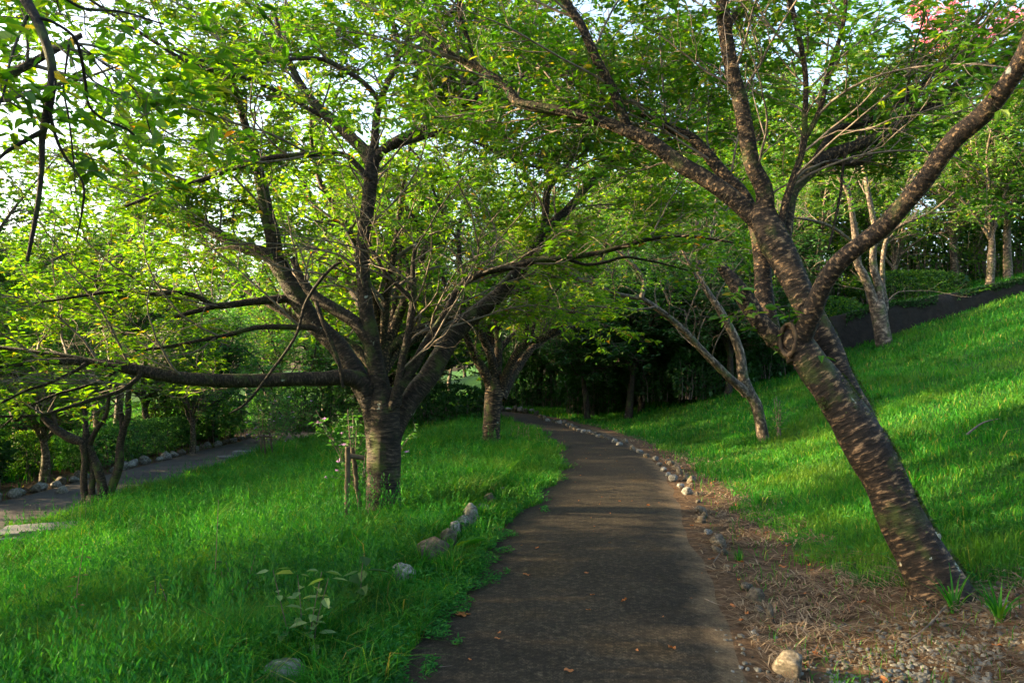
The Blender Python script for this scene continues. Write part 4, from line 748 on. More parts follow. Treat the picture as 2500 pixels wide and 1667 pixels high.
def hedge(name, label, cx, cy, sx, sy, h, n, rz, seed, m='leaf_teal', size=.07, zb=None, round_=.35):
    r = np.random.RandomState(seed); z = float(H(cx, cy)) if zb is None else zb
    root = empty(name, (cx, cy, z), label, 'hedge')
    mb = MB(); leafbox(mb, n, cx, cy, z+h/2+.03, sx/2, sy/2, h/2, r, size, rz, round_); mb.build('foliage', M[m], root, smooth=False, uv=False)
    sb = MB(); k = max(12, int(sx*sy*14)); q = r.uniform(-.42, .42, size=(k, 2))*np.array([sx, sy]); c_, s_ = math.cos(rz), math.sin(rz)
    A = np.stack([cx+q[:, 0]*c_-q[:, 1]*s_, cy+q[:, 0]*s_+q[:, 1]*c_, np.full(k, z-.05)], 1)
    Bp = A+np.stack([r.normal(size=k)*.08, r.normal(size=k)*.08, h*.5+r.rand(k)*h*.35], 1)
    tubes(sb, np.stack([A, (A+Bp)/2+r.normal(size=(k, 3))*.03, Bp], 1), np.tile([.016, .012, .006], (k, 1)), 5, cap=False)
    # twiggy interior
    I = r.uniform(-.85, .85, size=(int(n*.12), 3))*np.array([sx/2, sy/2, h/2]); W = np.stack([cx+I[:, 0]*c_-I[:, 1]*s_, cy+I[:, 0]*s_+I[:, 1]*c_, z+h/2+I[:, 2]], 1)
    sb.build('stems', M['twig'], root)
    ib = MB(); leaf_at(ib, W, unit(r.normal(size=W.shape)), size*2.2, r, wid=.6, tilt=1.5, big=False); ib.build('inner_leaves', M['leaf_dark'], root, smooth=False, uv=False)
    return root
hedge('clipped_hedge', 'long clipped dark hedge along the far side of the lower path', -11.35, 22.4, 1.3, 7.6, .98, 15000, 0.05, 61)
hedge('round_bush', 'rounded lit end bush of the hedge, behind the crooked small tree', -11.75, 18.0, 1.1, 1.1, 1.0, 3500, 0, 62, 'leaf_far', .06, round_=.7)
hedge('dark_shrub', 'dark twiggy shrub at the left edge behind the kerb stones', -11.6, 15.6, 1.4, 2.2, 1.15, 5000, 0, 63, 'leaf_dark', .09, round_=.75)
hedge('evergreen_shrub', 'tall dark evergreen shrub behind the staked shrub beyond the lower path', -11.4, 28.5, 1.6, 3.6, 1.5, 6500, 0, 64, 'leaf_teal', .10, round_=.7)
hedge('path_end_bush', 'large leafy bush filling the end of the lower path', -8.8, 33.0, 5.5, 2.4, 2.2, 9000, 0, 71, 'leaf_teal', .12, round_=.7)
hedge('yellow_bush', 'yellow-green bush glowing beside the pale trunk beyond the lower path', -12.3, 26.6, 1.4, 1.4, 2.6, 3200, 0, 65, 'leaf', .10, round_=.8)
hedge('clipped_bush', 'bright broad clipped bush above the dark wall on the right', 14.3, 26.6, 4.4, 1.6, 1.1, 9000, .05, 66, 'leaf_far', .09, zb=float(wall_top(14.3))-.05, round_=.7)
hedge('terrace_bush', 'green bush behind the twin-stemmed tree above the dark wall', 10.4, 25.6, 3.4, 1.4, .9, 6500, .05, 67, 'leaf_far', .09, zb=float(wall_top(10.4))-.1, round_=.7)
for i, (x, y) in enumerate([(13, 29.5), (17, 29.2), (21, 28.6), (25, 28), (9.5, 29)]):
    o_ = hedge('woodland_bush', 'deep green undergrowth bush between the trunks on the terrace', x, y, 4.6, 2.4, 2.6, 5200, .1, 200+i, 'leaf_far', .14, round_=.6); o_['group'] = 'undergrowth bushes on the terrace'
for i, (x, y) in enumerate([(9, 37), (14, 36.5), (19, 36), (24.5, 35), (30, 34), (35, 32)]):
    o_ = hedge('hilltop_bush', 'tall bush closing the gap under the crowns on the hilltop', x, y, 6, 2.6, 3.8, 6000, -.1, 220+i, 'leaf_far', .17, round_=.5); o_['group'] = 'tall bushes on the hilltop'
hedge('meadow_shrub', 'pale green shrub in the sunlit meadow far left', -17.5, 27, 3.4, 3, 1.8, 6000, 0, 68, 'leaf_teal', .13, round_=.8)
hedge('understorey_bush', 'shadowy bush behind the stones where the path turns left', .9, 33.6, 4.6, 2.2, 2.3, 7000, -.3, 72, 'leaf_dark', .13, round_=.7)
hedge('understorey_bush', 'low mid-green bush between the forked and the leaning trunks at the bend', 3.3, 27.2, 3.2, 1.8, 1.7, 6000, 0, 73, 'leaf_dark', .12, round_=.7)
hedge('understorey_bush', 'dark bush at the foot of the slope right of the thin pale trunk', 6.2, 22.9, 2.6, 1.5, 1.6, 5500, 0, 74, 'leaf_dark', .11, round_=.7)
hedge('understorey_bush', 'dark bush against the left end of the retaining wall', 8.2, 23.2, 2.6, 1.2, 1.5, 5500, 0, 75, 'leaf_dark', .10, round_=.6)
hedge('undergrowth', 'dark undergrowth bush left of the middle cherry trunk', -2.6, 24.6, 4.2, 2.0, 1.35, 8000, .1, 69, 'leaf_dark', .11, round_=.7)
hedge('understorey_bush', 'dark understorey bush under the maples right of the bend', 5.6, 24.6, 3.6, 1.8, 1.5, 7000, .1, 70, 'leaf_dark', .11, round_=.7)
# dark retaining wall
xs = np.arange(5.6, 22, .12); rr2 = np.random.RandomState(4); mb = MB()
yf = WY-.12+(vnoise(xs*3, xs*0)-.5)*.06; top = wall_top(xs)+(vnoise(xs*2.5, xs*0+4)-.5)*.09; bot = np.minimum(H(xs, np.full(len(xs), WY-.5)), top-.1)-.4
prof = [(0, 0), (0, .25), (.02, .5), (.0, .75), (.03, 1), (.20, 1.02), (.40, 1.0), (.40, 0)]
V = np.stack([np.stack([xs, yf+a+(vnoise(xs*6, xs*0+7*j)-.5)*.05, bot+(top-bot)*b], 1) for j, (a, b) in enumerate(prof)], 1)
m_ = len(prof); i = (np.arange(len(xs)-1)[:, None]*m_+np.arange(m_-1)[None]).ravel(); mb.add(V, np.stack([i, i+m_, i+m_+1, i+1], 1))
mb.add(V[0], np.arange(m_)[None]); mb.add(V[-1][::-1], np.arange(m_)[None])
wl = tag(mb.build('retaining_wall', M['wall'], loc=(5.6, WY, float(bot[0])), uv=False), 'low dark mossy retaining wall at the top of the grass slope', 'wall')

mb = MB(); ri = np.random.RandomState(6); n = 9000; xi = ri.uniform(5.8, 21.5, n); q_ = fbm(xi*1.2, xi*0+3) > .42; xi = xi[q_]; ti = ri.rand(len(xi))**2
pi_ = np.stack([xi, WY-.14-.04*ri.rand(len(xi))+.3*(ti < .05), wall_top(xi)+.05-ti*.5*fbm(xi*3, xi*0)], 1)
leaf_at(mb, pi_, unit(ri.normal(size=pi_.shape)+np.array([0, -.5, 0])), .07, ri, wid=.7, tilt=1., big=False); o = mb.build('ivy', M['leaf_dark'], wl, uv=False, smooth=False)
def staked(name, label, pts, bar=None, w=14):
    p0 = G(*pts[0][0]); root = empty(name, p0, label, 'tree stake')
    for (a, b_, ww) in pts:
        q = G(*a); top_ = P(b_[0], b_[1], q[1]); rd = ww/2/F*q[1]
        mb = MB(); lo = q-np.array([0, 0, .15]); C = np.linspace(lo, top_, 14); C[1:-1] += np.random.RandomState(int(a[0])).normal(size=(12, 3))*.003
        tubes(mb, C, np.linspace(rd*1.05, rd*.92, 14), 12, rough=.05, seed=a[0]); mb.build('post', M['wood'], root)
    if bar:
        (a, b_, ww, d) = bar; mb = MB(); tubes(mb, np.linspace(P(*a, d), P(*b_, d), 8), np.full(8, ww/2/F*d), 12, rough=.06); mb.build('crossbar', M['wood'], root)
    return root
dS = G(848, 1275)[1]
staked('tree_stake', 'wooden post pair with a crossbar beside the many-limbed cherry', [((848, 1280), (849, 1090), 14), ((886, 1262), (860, 1092), 12)], ((845, 1111), (888, 1118), 13, dS-.09))
dS2 = G(640, 1125)[1]
staked('tree_stake', 'thin three-post stake by the shrub near the lower path', [((640, 1122), (636, 1052), 6), ((651, 1126), (644, 1060), 5), ((669, 1122), (658, 1054), 5)], ((632, 1064), (664, 1066), 5, dS2-.06))

def shrub(name, label, base, hgt, spread, nst, seed, leafm='weed', leaf=.06, flowers=None, lfs=.05, dens=.2, cat='shrub', bend=.2, stem_r=.012, flat=.8):
    r = np.random.RandomState(seed); root = empty(name, base, label, cat)
    base = np.array(base); C = []
    for k in range(nst):
        a = r.rand()*6.28; e = spread*(.3+.7*r.rand()); tp = base+np.array([np.cos(a)*e, np.sin(a)*e, hgt*(.7+.3*r.rand())])
        C.append(catmull([base+np.array([np.cos(a), np.sin(a), 0])*.03-np.array([0, 0, .05]), base*.6+tp*.4+r.normal(size=3)*bend*spread*.4, tp], 10))
    C = np.array(C); Rd = np.tile(np.linspace(stem_r, stem_r*.35, 10), (nst, 1))
    A, Ar = grow(C, Rd, dens, .1, .45*hgt, r, rmax=.005, flat=flat, up=.2, m=5, t0=.25)
    sb = MB(); tubes(sb, C, Rd, 6, cap=False); tubes(sb, A, Ar, 4, cap=False); sb.build('stems', M['twig'], root)
    lm = MB(); leaves(lm, A, Ar, lfs, leaf, r, t0=.1, tilt=.5); leaves(lm, C, Rd, lfs*1.5, leaf, r, t0=.35); lm.build('foliage', M[leafm], root, smooth=False, uv=False)
    if flowers:
        tips = A[:, -1]; k = r.choice(len(tips), min(flowers, len(tips)), False); p = np.repeat(tips[k], 5, 0)
        fm = MB(); d = r.normal(size=p.shape); d[:, 2] = np.abs(d[:, 2])*.4; leaf_at(fm, p, unit(d), .045, r, wid=.9, big=False); fm.build('blossoms', M['petal'], root, smooth=False, uv=False)
    return root
q = G(868, 1240)
shrub('flowering_shrub', 'young lilac-flowered shrub tied to the post pair by the many-limbed cherry', q+np.array([0, .35, 0]), 1.25, .8, 11, 81, 'leaf_teal', .075, flowers=14, dens=.09, lfs=.045)
q = G(655, 1110)
shrub('flowering_shrub', 'lilac-flowered shrub growing over the thin three-post stake', q, 2.0, 1.4, 14, 82, 'leaf_teal', .085, flowers=26, dens=.14, lfs=.05)
q = G(1902, 1070)
shrub('climbing_vine', 'leafy vine climbing a short stake beside the slim forked tree', q, .85, .10, 5, 83, 'weed', .07, dens=.08, lfs=.04, cat='plant')
# pink blossom tree on the hill
def blossom_tree():
    root = plant('b', 17.5, 24.8+1.2, .9, 2.2, 'tree with pink blossom clusters high in the top right corner')
    r = np.random.RandomState(90); fm = MB()
    for (px, py) in [(2235, 30), (2270, 55), (2300, 60), (2250, 15), (2320, 10), (2365, 75), (2410, 95), (2440, 60), (2480, 35), (2260, 105), (2350, 40), (2290, 110)]:
        c_ = P(px, py, 22.5); n = 130; p = c_+r.normal(size=(n, 3))*np.array([.16, .2, .12]); leaf_at(fm, p, unit(r.normal(size=(n, 3))), .11, r, wid=.8, tilt=1, big=False)
    V = np.vstack(fm.V); s = .9; c0, s0 = math.cos(-2.2), math.sin(-2.2); W = V-np.array(root.location); W = np.stack([W[:, 0]*c0-W[:, 1]*s0, W[:, 0]*s0+W[:, 1]*c0, W[:, 2]], 1)/s
    fm.V = [W]; fm.F = [np.vstack(fm.F)]; o = fm.build('blossoms', M['pink'], None, loc=(0, 0, 0), smooth=False, uv=False); o.parent = root
blossom_tree()
# other recognisable trunks
def trunk_tree(name, label, base, pts, d1_, kind, s, rz, bark='bark_far'):
    pass
x, y = at(106, 1176); plant('a', x, y, .62, .5, 'dark-trunked tree beyond the kerb stones at the far left')
x, y = at(500, 1108); plant('a', x-.4, y, .6, 2.5, 'pale-trunked tree behind the end of the clipped hedge')
plant('b', 16.3, 25.2, .8, .9, 'thick dark-trunked tree at the right end of the wall')

# ================================================================== STONES
def rock_mesh(name, seed, sx, sy, sz, mat, sub=3, rough=.28):
    import bmesh
    bm = bmesh.new(); bmesh.ops.create_icosphere(bm, subdivisions=sub, radius=1.0); r = np.random.RandomState(seed)
    V = np.array([v.co[:] for v in bm.verts]); o1 = r.rand()*50
    n = fbm(V[:, 0]*1.1+o1+V[:, 2]*.7, V[:, 1]*1.1+V[:, 2]*.9+o1, 3)-.5
    pl = [unit(r.normal(size=3)) for _ in range(9)]
    V = V*(1+rough*2.6*n)[:, None]
    for p in pl:
        h = .58+.25*r.rand(); e = np.maximum(V@p-h, 0); V = V-e[:, None]*p*.85
    V *= np.array([sx, sy, sz])
    for v, c_ in zip(bm.verts, V): v.co = c_
    me = bpy.data.meshes.new(name); bm.to_mesh(me); bm.free()
    me.polygons.foreach_set('use_smooth', np.full(len(me.polygons), True)); me.materials.append(mat); return me
RM = [rock_mesh('edging_stone', 100+k, 1, .8+.1*(k % 3), .7+.12*(k % 4), M['stone'] if k % 3 else M['stone_brown']) for k in range(7)]
rs_ = np.random.RandomState(8); CLEAR = []
def stone(x, y, size, label, group=None, name='edging_stone', sink=.35, k=None, sq=(1, 1, 1), rz=None, z=None):
    me = RM[rs_.randint(len(RM)) if k is None else k]; o = bpy.data.objects.new(name, me); COL.objects.link(o)
    z0 = float(H(x, y)) if z is None else z
    o.location = (x, y, z0+size*(.7-sink)); o.scale = (size*sq[0], size*sq[1], size*sq[2]); o.rotation_euler = (rs_.normal()*.2, rs_.normal()*.2, rs_.rand()*6.28 if rz is None else rz)
    return tag(o, label, 'stone', group)
def stone_px(px, py, wpx, label, **k):
    q = G(px, py+wpx*.3); sz = wpx/2/F*q[1]; k['sink'] = .14; CLEAR.append((q[0], q[1], sz*1.0)); CLEAR.append((q[0]*(1-.12/q[1]), q[1]-.12, sz*.8)); return stone(q[0], q[1], sz, label, **k)
# left edge of the near path
for (px, py, w, lb, k, sq) in [
        (688, 1650, 100, 'large pale grey boulder in the weeds at the bottom left of the path', 1, (1, 1, 1.05)),
        (985, 1400, 62, 'mossy grey stone half buried in grass at the path edge', 2, (1, 1, .8)),
        (1050, 1342, 84, 'dark brown rounded stone beside the broad-leaved rosette', 0, (1.1, 1, .9)),
        (1095, 1315, 66, 'flat mossy stone just behind the dark brown stone', 3, (1.2, 1, .7)),
        (1112, 1290, 46, 'upright pale grey stone in the left edging row', 4, (.8, .8, 1.4)),
        (1132, 1276, 40, 'small greenish stone between the two tall edging stones', 5, (1, 1, 1)),
        (1149, 1262, 48, 'tall grey pointed stone in the left edging row', 2, (.9, .9, 1.4)),
        (1182, 1240, 34, 'small bluish white stone at the far end of the left edging row', 1, (1, 1, .9)),
        (1196, 1222, 36, 'brown grey stone at the far end of the left edging row', 6, (.9, .9, 1.2)),
        (1228, 1195, 22, 'little grey stone nearly lost in the grass by the path', 4, (1, 1, 1))]:
    stone_px(px, py, w, lb, k=k, sq=sq, sink=.25, name='boulder' if w > 75 else 'edging_stone')
# right verge
for (px, py, w, lb, k, sq, nm) in [
        (1880, 1508, 34, 'upright tan stone standing in the dry grass of the verge', 3, (.8, .8, 1.9), 'standing_stone'),
        (1925, 1622, 96, 'broad mossy flat stone at the bottom right of the path', 3, (1.1, .9, .62), 'boulder'),
        (1752, 1322, 36, 'blocky pale stone standing at the verge edge', 0, (1, .9, 1.35), 'edging_stone'),
        (1730, 1300, 22, 'small grey stone touching the blocky pale stone', 1, (1, .9, 1), 'edging_stone'),
        (1768, 1348, 20, 'tan little stone below the blocky pale stone', 6, (1, .9, 1.1), 'edging_stone'),
        (1676, 1198, 28, 'white-grey stone, nearer of the pair in the dry grass', 1, (1, .9, 1.1), 'edging_stone'),
        (1662, 1186, 22, 'grey stone beside the white-grey one in the dry grass', 4, (1, .9, 1), 'edging_stone'),
        (1644, 1168, 26, 'dull grey stone above the pair in the dry grass', 2, (1, .9, .9), 'edging_stone'),
        (1528, 1078, 20, 'whitish block stone at the turn of the right edging', 0, (1, .9, 1.1), 'edging_stone')]:
    stone_px(px, py, w, lb, k=k, sq=sq, sink=.25, name=nm)
for k in range(32):
    yv = 5.0+.27*k+.1*rs_.rand(); so_ = 1.12+.12*rs_.rand()
    if rs_.rand() < .8: stone(float(np.interp(yv, CL[:, 1], CL[:, 0]))+so_, yv, .04+.05*rs_.rand()**2, 'dull half-buried stone in the straw along the right edge of the path', group='half-buried stones along the right edge', sink=.45, k=int(rs_.choice([0, 3, 6])))
for py, px in zip(np.linspace(1120, 1170, 5), np.linspace(1600, 1640, 5)): stone_px(px, py, 16, 'small grey stone half hidden in the dry grass along the right edge', group='small stones in the right verge')
row = [(1300, 1003), (1308, 1010), (1320, 1017), (1330, 1022), (1340, 1026), (1351, 1029), (1360, 1031), (1369, 1032), (1377, 1034), (1386, 1038), (1396, 1042), (1405, 1046), (1415, 1050), (1425, 1053), (1434, 1054), (1442, 1057), (1452, 1060), (1462, 1064), (1473, 1066), (1486, 1072), (1500, 1078), (1512, 1084), (1545, 1096), (1560, 1102), (1580, 1112)]
for px, py in row: stone_px(px+rs_.normal()*1.5, py, 12+rs_.rand()*5+(py-1000)*.03, 'pale rounded stone in the far curved edging row of the path', group='stones of the far curved edging', sink=.15)
for k in range(17):
    x = -1.0-.42*k; y = float(np.interp(x, CL[::-1, 0][:5], CL[::-1, 1][:5])) if False else None
cc_ = catmull(CL, 400); cc_ = cc_[(cc_[:, 1] > 28) & (cc_[:, 0] > -8)]; tt_ = unit(np.gradient(cc_, axis=0))
s_ = np.concatenate([[0], np.cumsum(np.linalg.norm(np.diff(cc_, axis=0), axis=1))])
for sv in np.arange(.2, s_[-1], .42):
    i = np.searchsorted(s_, sv); p = cc_[min(i, len(cc_)-1)]+np.array([tt_[min(i, len(cc_)-1)][1], -tt_[min(i, len(cc_)-1)][0]])*1.05
    stone(p[0], p[1], .13+.06*rs_.rand(), 'pale stone in the row where the path turns out of sight', group='stones at the far turn of the path', sink=.15)
# stones of the lower path
y = 12.2
while y < 30:
    sz = .10+.08*rs_.rand(); stone(-10.38+rs_.normal()*.06, y, sz, 'grey cobble in the kerb on the far side of the lower path', group='far kerb of the lower path', sink=.2); y += sz*2+.08+.25*(rs_.rand() > .75)
for (px, py, w, lb, k, sq) in [(152, 1196, 30, 'largest bluish cobble in the far kerb, behind the crooked small tree', 1, (1, 1, 1.1)),
        (48, 1304, 32, 'pointed grey cobble on the near side of the lower path', 4, (1, .8, 1.2)), (22, 1306, 13, 'tiny white cobble left of the pointed grey one', 1, (.8, .8, 1.2)),
        (8, 1306, 24, 'flat dark cobble cut by the left frame edge', 6, (1, 1, .6)),
        (70, 1290, 24, 'mossy cobble right of the pointed grey one', 2, (1, 1, .7)), (102, 1274, 26, 'whitish cobble half sunk in the bank weeds', 5, (1, 1, .8)), (165, 1254, 24, 'dull cobble left of the crooked stems', 3, (1, 1, .7)),
        (280, 1226, 18, 'bright white cobble just right of the crooked stems', 1, (1, 1, .9)), (342, 1200, 18, 'pale cobble on the near side halfway up the lower path', 4, (1, 1, .8)), (374, 1192, 15, 'last small cobble on the near side before the weeds', 5, (1, 1, .8))]:
    stone_px(px, py, w, lb, k=k, sq=sq, sink=.15, name='cobble')
# grey slabs stepping down the left bank
def slab(px0, py0, sx, sy, rz, z, lb, name='stone_slab', oval=False, d=None):
    r = np.random.RandomState(int(px0)+3); q = P(px0, py0, d) if d else G(px0, py0); n = 24; a = np.arange(n)*2*np.pi/n
    if oval: e = np.stack([np.cos(a)*sx/2, np.sin(a)*sy/2], 1)
    else:
        m_ = np.maximum(np.abs(np.cos(a)), np.abs(np.sin(a))); e = np.stack([np.cos(a)/m_*sx/2, np.sin(a)/m_*sy/2], 1)*(1-.05*r.rand(n)[:, None])
    c_, s_ = math.cos(rz), math.sin(rz); e = np.stack([e[:, 0]*c_-e[:, 1]*s_, e[:, 0]*s_+e[:, 1]*c_], 1)
    L = []
    for sc2, zz in ((.97, -.16), (1.0, -.13), (1.0, -.012), (.985, 0)): L.append(np.column_stack([q[0]+e[:, 0]*sc2, q[1]+e[:, 1]*sc2, np.full(n, q[2]+z+zz)+.006*(fbm(e[:, 0]*6, e[:, 1]*6)-.5)]))
    V = np.vstack(L); mb = MB(); k = np.arange(n); k2 = (k+1) % n
    for j in range(3): mb.add(V, np.stack([j*n+k, j*n+k2, (j+1)*n+k2, (j+1)*n+k], 1))
    mb.add(L[3], np.arange(n)[None]); mb.add(L[0][::-1], np.arange(n)[None])
    return tag(mb.build(name, M['slab'], loc=q, uv=False, smooth=False), lb, 'slab')
slab(20, 1340, .95, .8, .45, .22, 'nearest grey stone slab at the left frame edge, stepping down the bank')
slab(72, 1330, .75, .7, .40, .24, 'middle grey stone slab of the three on the left bank')
slab(122, 1322, .70, .6, .42, .22, 'farthest grey stone slab of the three on the left bank')
slab(560, 1120, .75, .6, 0, .08, 'oval whitish stone lid beside the lower path', 'stone_lid', True)
slab(598, 1110, .7, .4, .1, .12, 'small rectangular grey slab next to the oval lid')

# ================================================================== GRASS, WEEDS, STRAW, GRAVEL
def scatter(n, r, dmin, dmax, amax=42, power=0.0):
    d = dmin*(dmax/dmin)**r.rand(n); a = R(1)*r.uniform(-amax, amax, n); return d*np.sin(a), d*np.cos(a), d
def grass_ok(x, y, r, fringe=.16):
    s = path_sd(x, y); n = (vnoise(x*2.2, y*2.2)-.5)
    fr_ = fringe*np.interp(y, [3, 8, 11, 14, 20], [.15, .5, 1.2, 1.3, .8]); left = s < -(.95-fr_*(n+.5)*2.2)
    right = (s > .97+verge_w(y)+n*.5+.35*np.abs(r.normal(size=len(x)))*(r.rand(len(x)) < .6)) | ((s > 1.15) & (r.rand(len(x)) < .035))
    lowp = (np.abs(x+9.25) > 1.1+.25*n) & ~((x < -9.5) & (x > -11.6) & (r.rand(len(x)) < .93))
    dark = ~((y > WY-.2) & (x > 6.5) & (y < WY+.5))
    free = np.ones(len(x), bool)
    for cx_, cy_, cr_ in CLEAR: free &= (x-cx_)**2+(y-cy_)**2 > cr_**2
    return (left | right) & lowp & dark & free
def blades(mb, x, y, d, h, w, r, lean=.5, curve=.5, zoff=-.01):
    n = len(x); z = H(x, y)+zoff; b = np.stack([x, y, z], 1); a = r.rand(n)*6.283; hd = np.stack([np.cos(a), np.sin(a), 0*a], 1)
    sd = np.stack([-np.sin(a+r.normal(size=n)*.8), np.cos(a), 0*a], 1); l = (lean*np.abs(r.normal(size=n)))[:, None]; up = np.array([0, 0, 1.])
    h = h[:, None]; w = w[:, None]; m1 = b+(up*.55+hd*l*.35)*h; tp = b+(up*(1-curve*.3)+hd*(l+curve*.3))*h
    V = np.stack([b-sd*w/2, b+sd*w/2, m1+sd*w*.42, m1-sd*w*.42, tp], 1).reshape(-1, 3); i = (np.arange(n)*5)[:, None]
    k0 = mb.n; mb.add(V, i+np.array([[0, 1, 2, 3]])); mb.F.append((i+np.array([[3, 2, 4]]))+k0); mb.U.append(np.zeros((n*3, 2)))
r = np.random.RandomState(32); mg = MB(); cx_, cy_, cd_ = scatter(3800, r, 3.2, 26, 42); ok = grass_ok(cx_, cy_, r, 0) & (r.rand(len(cx_)) < np.where(cx_ < 0, 1, .45)); cx_, cy_, cd_ = cx_[ok], cy_[ok], cd_[ok]
kx = np.repeat(cx_, 15)+r.normal(size=len(cx_)*15)*.03; ky = np.repeat(cy_, 15)+r.normal(size=len(cx_)*15)*.03; kh = np.repeat((.13+.26*r.rand(len(cx_))**1.5)*np.where(cx_ < 0, 1, .75), 15)*(.6+.5*r.rand(len(kx))); kd = np.repeat(cd_, 15)
r = np.random.RandomState(31)
mb = MB(); blades(mb, kx, ky, kd, kh, (.006+.004*r.rand(len(kx)))*np.clip(kd/7, .8, 2.5), r, lean=.75, curve=.9)
x, y, d = scatter(820000, r, 1.9, 48); ok = grass_ok(x, y, r); x, y, d = x[ok], y[ok], d[ok]
left_ = x < np.interp(y, CL[:, 1], CL[:, 0]); hn = fbm(x*.7, y*.7+40)
h = np.where(left_, .10+.34*hn**1.3, .05+.15*hn)*(.35+1.0*r.rand(len(x))**1.2)*np.where(left_, .6+.9*fbm(x*3+5, y*3), 1)*np.clip(.75+d*.02, 0, 1.3)
sdd = path_sd(x, y); h = np.where((sdd < 0) & (sdd > -1.4), h*.6, h)
h = np.where((x < -7.9) & (x > -11.8), h*.6, h)
w = (.0035+.0035*r.rand(len(x)))*np.clip(d/6.5, .8, 3.6)
blades(mb, x, y, d, h, w, r, lean=.55); tag(mb.build('grass', M['grass'], uv=False, smooth=False), kind='stuff')
mb = MB(); x, y, d = scatter(330000, r, 1.9, 30, 44); ok = grass_ok(x, y, r, .22); x, y, d = x[ok], y[ok], d[ok]
left_ = x < np.interp(y, CL[:, 1], CL[:, 0]); pr = np.where(left_, .95, .6)*np.where(path_sd(x, y) > -1.5, .55, 1)*(fbm(x*.9+8, y*.9) > np.where(left_, .36, .52)); ok = r.rand(len(x)) < pr; x, y, d, left_ = x[ok], y[ok], d[ok], left_[ok]
hn = fbm(x*.7, y*.7+40); sdd = path_sd(x, y)
zz = np.where(left_, .04+.26*hn*r.rand(len(x))**.6, .12*hn*r.rand(len(x))); zz = np.where((sdd < 0) & (sdd > -1.4), zz*.55, zz)
p = np.stack([x, y, H(x, y)+zz], 1); dv = r.normal(size=(len(x), 3)); dv[:, 2] = np.abs(dv[:, 2])*.5
leaf_at(mb, p, unit(dv), .044, r, wid=.36, tilt=.6, big=False); V = mb.V[-1]
n = 24000; x, y, d = scatter(n, r, 3.0, 24, 40); ok = grass_ok(x, y, r, 0) & (x < np.interp(y, CL[:, 1], CL[:, 0])-1.5) & (fbm(x*.8+50, y*.8) > .43); x, y, d = x[ok], y[ok], d[ok]; n = len(x)
hh = (.16+.38*r.rand(n)**1.6)*np.where(path_sd(x, y) > -1.9, .6, 1); lx, ly = r.normal(size=n)*.06, r.normal(size=n)*.06; z0 = H(x, y); Q = []; DV = []
for j in range(13):
    t = .25+.75*j/12; a = j*2.4+x*50; Q.append(np.stack([x+lx*t, y+ly*t, z0+hh*t], 1)); DV.append(np.stack([np.cos(a)*(1.15-t), np.sin(a)*(1.15-t), np.full(n, .25+.5*t)], 1))
leaf_at(mb, np.vstack(Q), unit(np.vstack(DV)), .046, r, wid=.26, tilt=.3, big=False)
# runners creeping over the asphalt edge
n = 26000; y = 3.2+9*r.rand(n)**1.4; so = .97-.40*r.rand(n)**2.0; x = np.interp(y, CL[:, 1], CL[:, 0])-so; ok = (fbm(x*5+9, y*3.2, 2) > .42+.75*(.97-so)) ; x, y = x[ok], y[ok]
dv = r.normal(size=(len(x), 3)); dv[:, 2] = np.abs(dv[:, 2])*.4; leaf_at(mb, np.stack([x, y, np.maximum(H(x, y), 0)+.025+.03*r.rand(len(x))], 1), unit(dv), .032, r, wid=.3, tilt=.5, big=False)
tag(mb.build('weeds', M['weed'], uv=False, smooth=False), kind='stuff')
# dry straw on the verge
mb = MB(); n = 120000; x, y, d = scatter(n, r, 2.2, 24, 42); s = path_sd(x, y); vn = fbm(x*3, y*3+7)
ok = (s > .90+.25*vn) & (s < 1.0+verge_w(y)+.35) & (vn > .36); x, y, d = x[ok], y[ok], d[ok]; n = len(x)
a = r.normal(size=n)*1.2+vnoise(x*2, y*2)*6; ln = .05+.13*r.rand(n); hd = np.stack([np.cos(a), np.sin(a), .12*np.abs(r.normal(size=n))], 1); sd = np.stack([-np.sin(a), np.cos(a), 0*a], 1)
b = np.stack([x, y, H(x, y)+.004+.075*r.rand(n)*vnoise(x*4, y*4)**1.5], 1); w = (.0016+.0016*r.rand(n)[:, None])*np.clip(d[:, None]/4, .9, 3)
bow = np.array([0, 0, 1.])*(.02*r.rand(n))[:, None]; V = np.stack([b-sd*w, b+sd*w, b+hd*ln[:, None]*.5+sd*w+bow, b+hd*ln[:, None]*.5-sd*w+bow, b+hd*ln[:, None]+sd*w*.3+sd*.02*r.normal(size=n)[:, None]], 1).reshape(-1, 3)
i = (np.arange(n)*5)[:, None]; mb.add(V, i+np.array([[0, 1, 2, 3]])); mb.F.append(i+np.array([[3, 2, 4]])); mb.U.append(np.zeros((n*3, 2)))
tag(mb.build('dry_grass', M['straw'], uv=False, smooth=False), kind='stuff')
# gravel patch bottom right
import bmesh
bm = bmesh.new(); bmesh.ops.create_icosphere(bm, subdivisions=1, radius=1.0); IV = np.array([v.co[:] for v in bm.verts]); IF = np.array([[v.index for v in f.verts] for f in bm.faces]); bm.free()
mb = MB(); n = 3200; px = r.uniform(1700, 2560, n); py = r.uniform(1480, 1720, n); wgt = np.exp(-((px-2250)/230)**2-((py-1590)/80)**2)+.10; ok = r.rand(n) < wgt
for a_, b_ in zip(px[ok], py[ok]):
    rr = ray(a_, b_); dd = 1.5/-rr[2]; q = np.array([0, 0, 1.6])+rr*dd; q[2] = H(q[0], q[1]); sz = .007+.016*r.rand()**1.5
    V = IV*(1+.3*r.normal(size=(len(IV), 1))*.6)*np.array([sz, sz*(.6+.4*r.rand()), sz*.6]); an = r.rand()*6.28; V = np.stack([V[:, 0]*np.cos(an)-V[:, 1]*np.sin(an), V[:, 0]*np.sin(an)+V[:, 1]*np.cos(an), V[:, 2]], 1)
    mb.add(V+q+np.array([0, 0, .004]), IF)
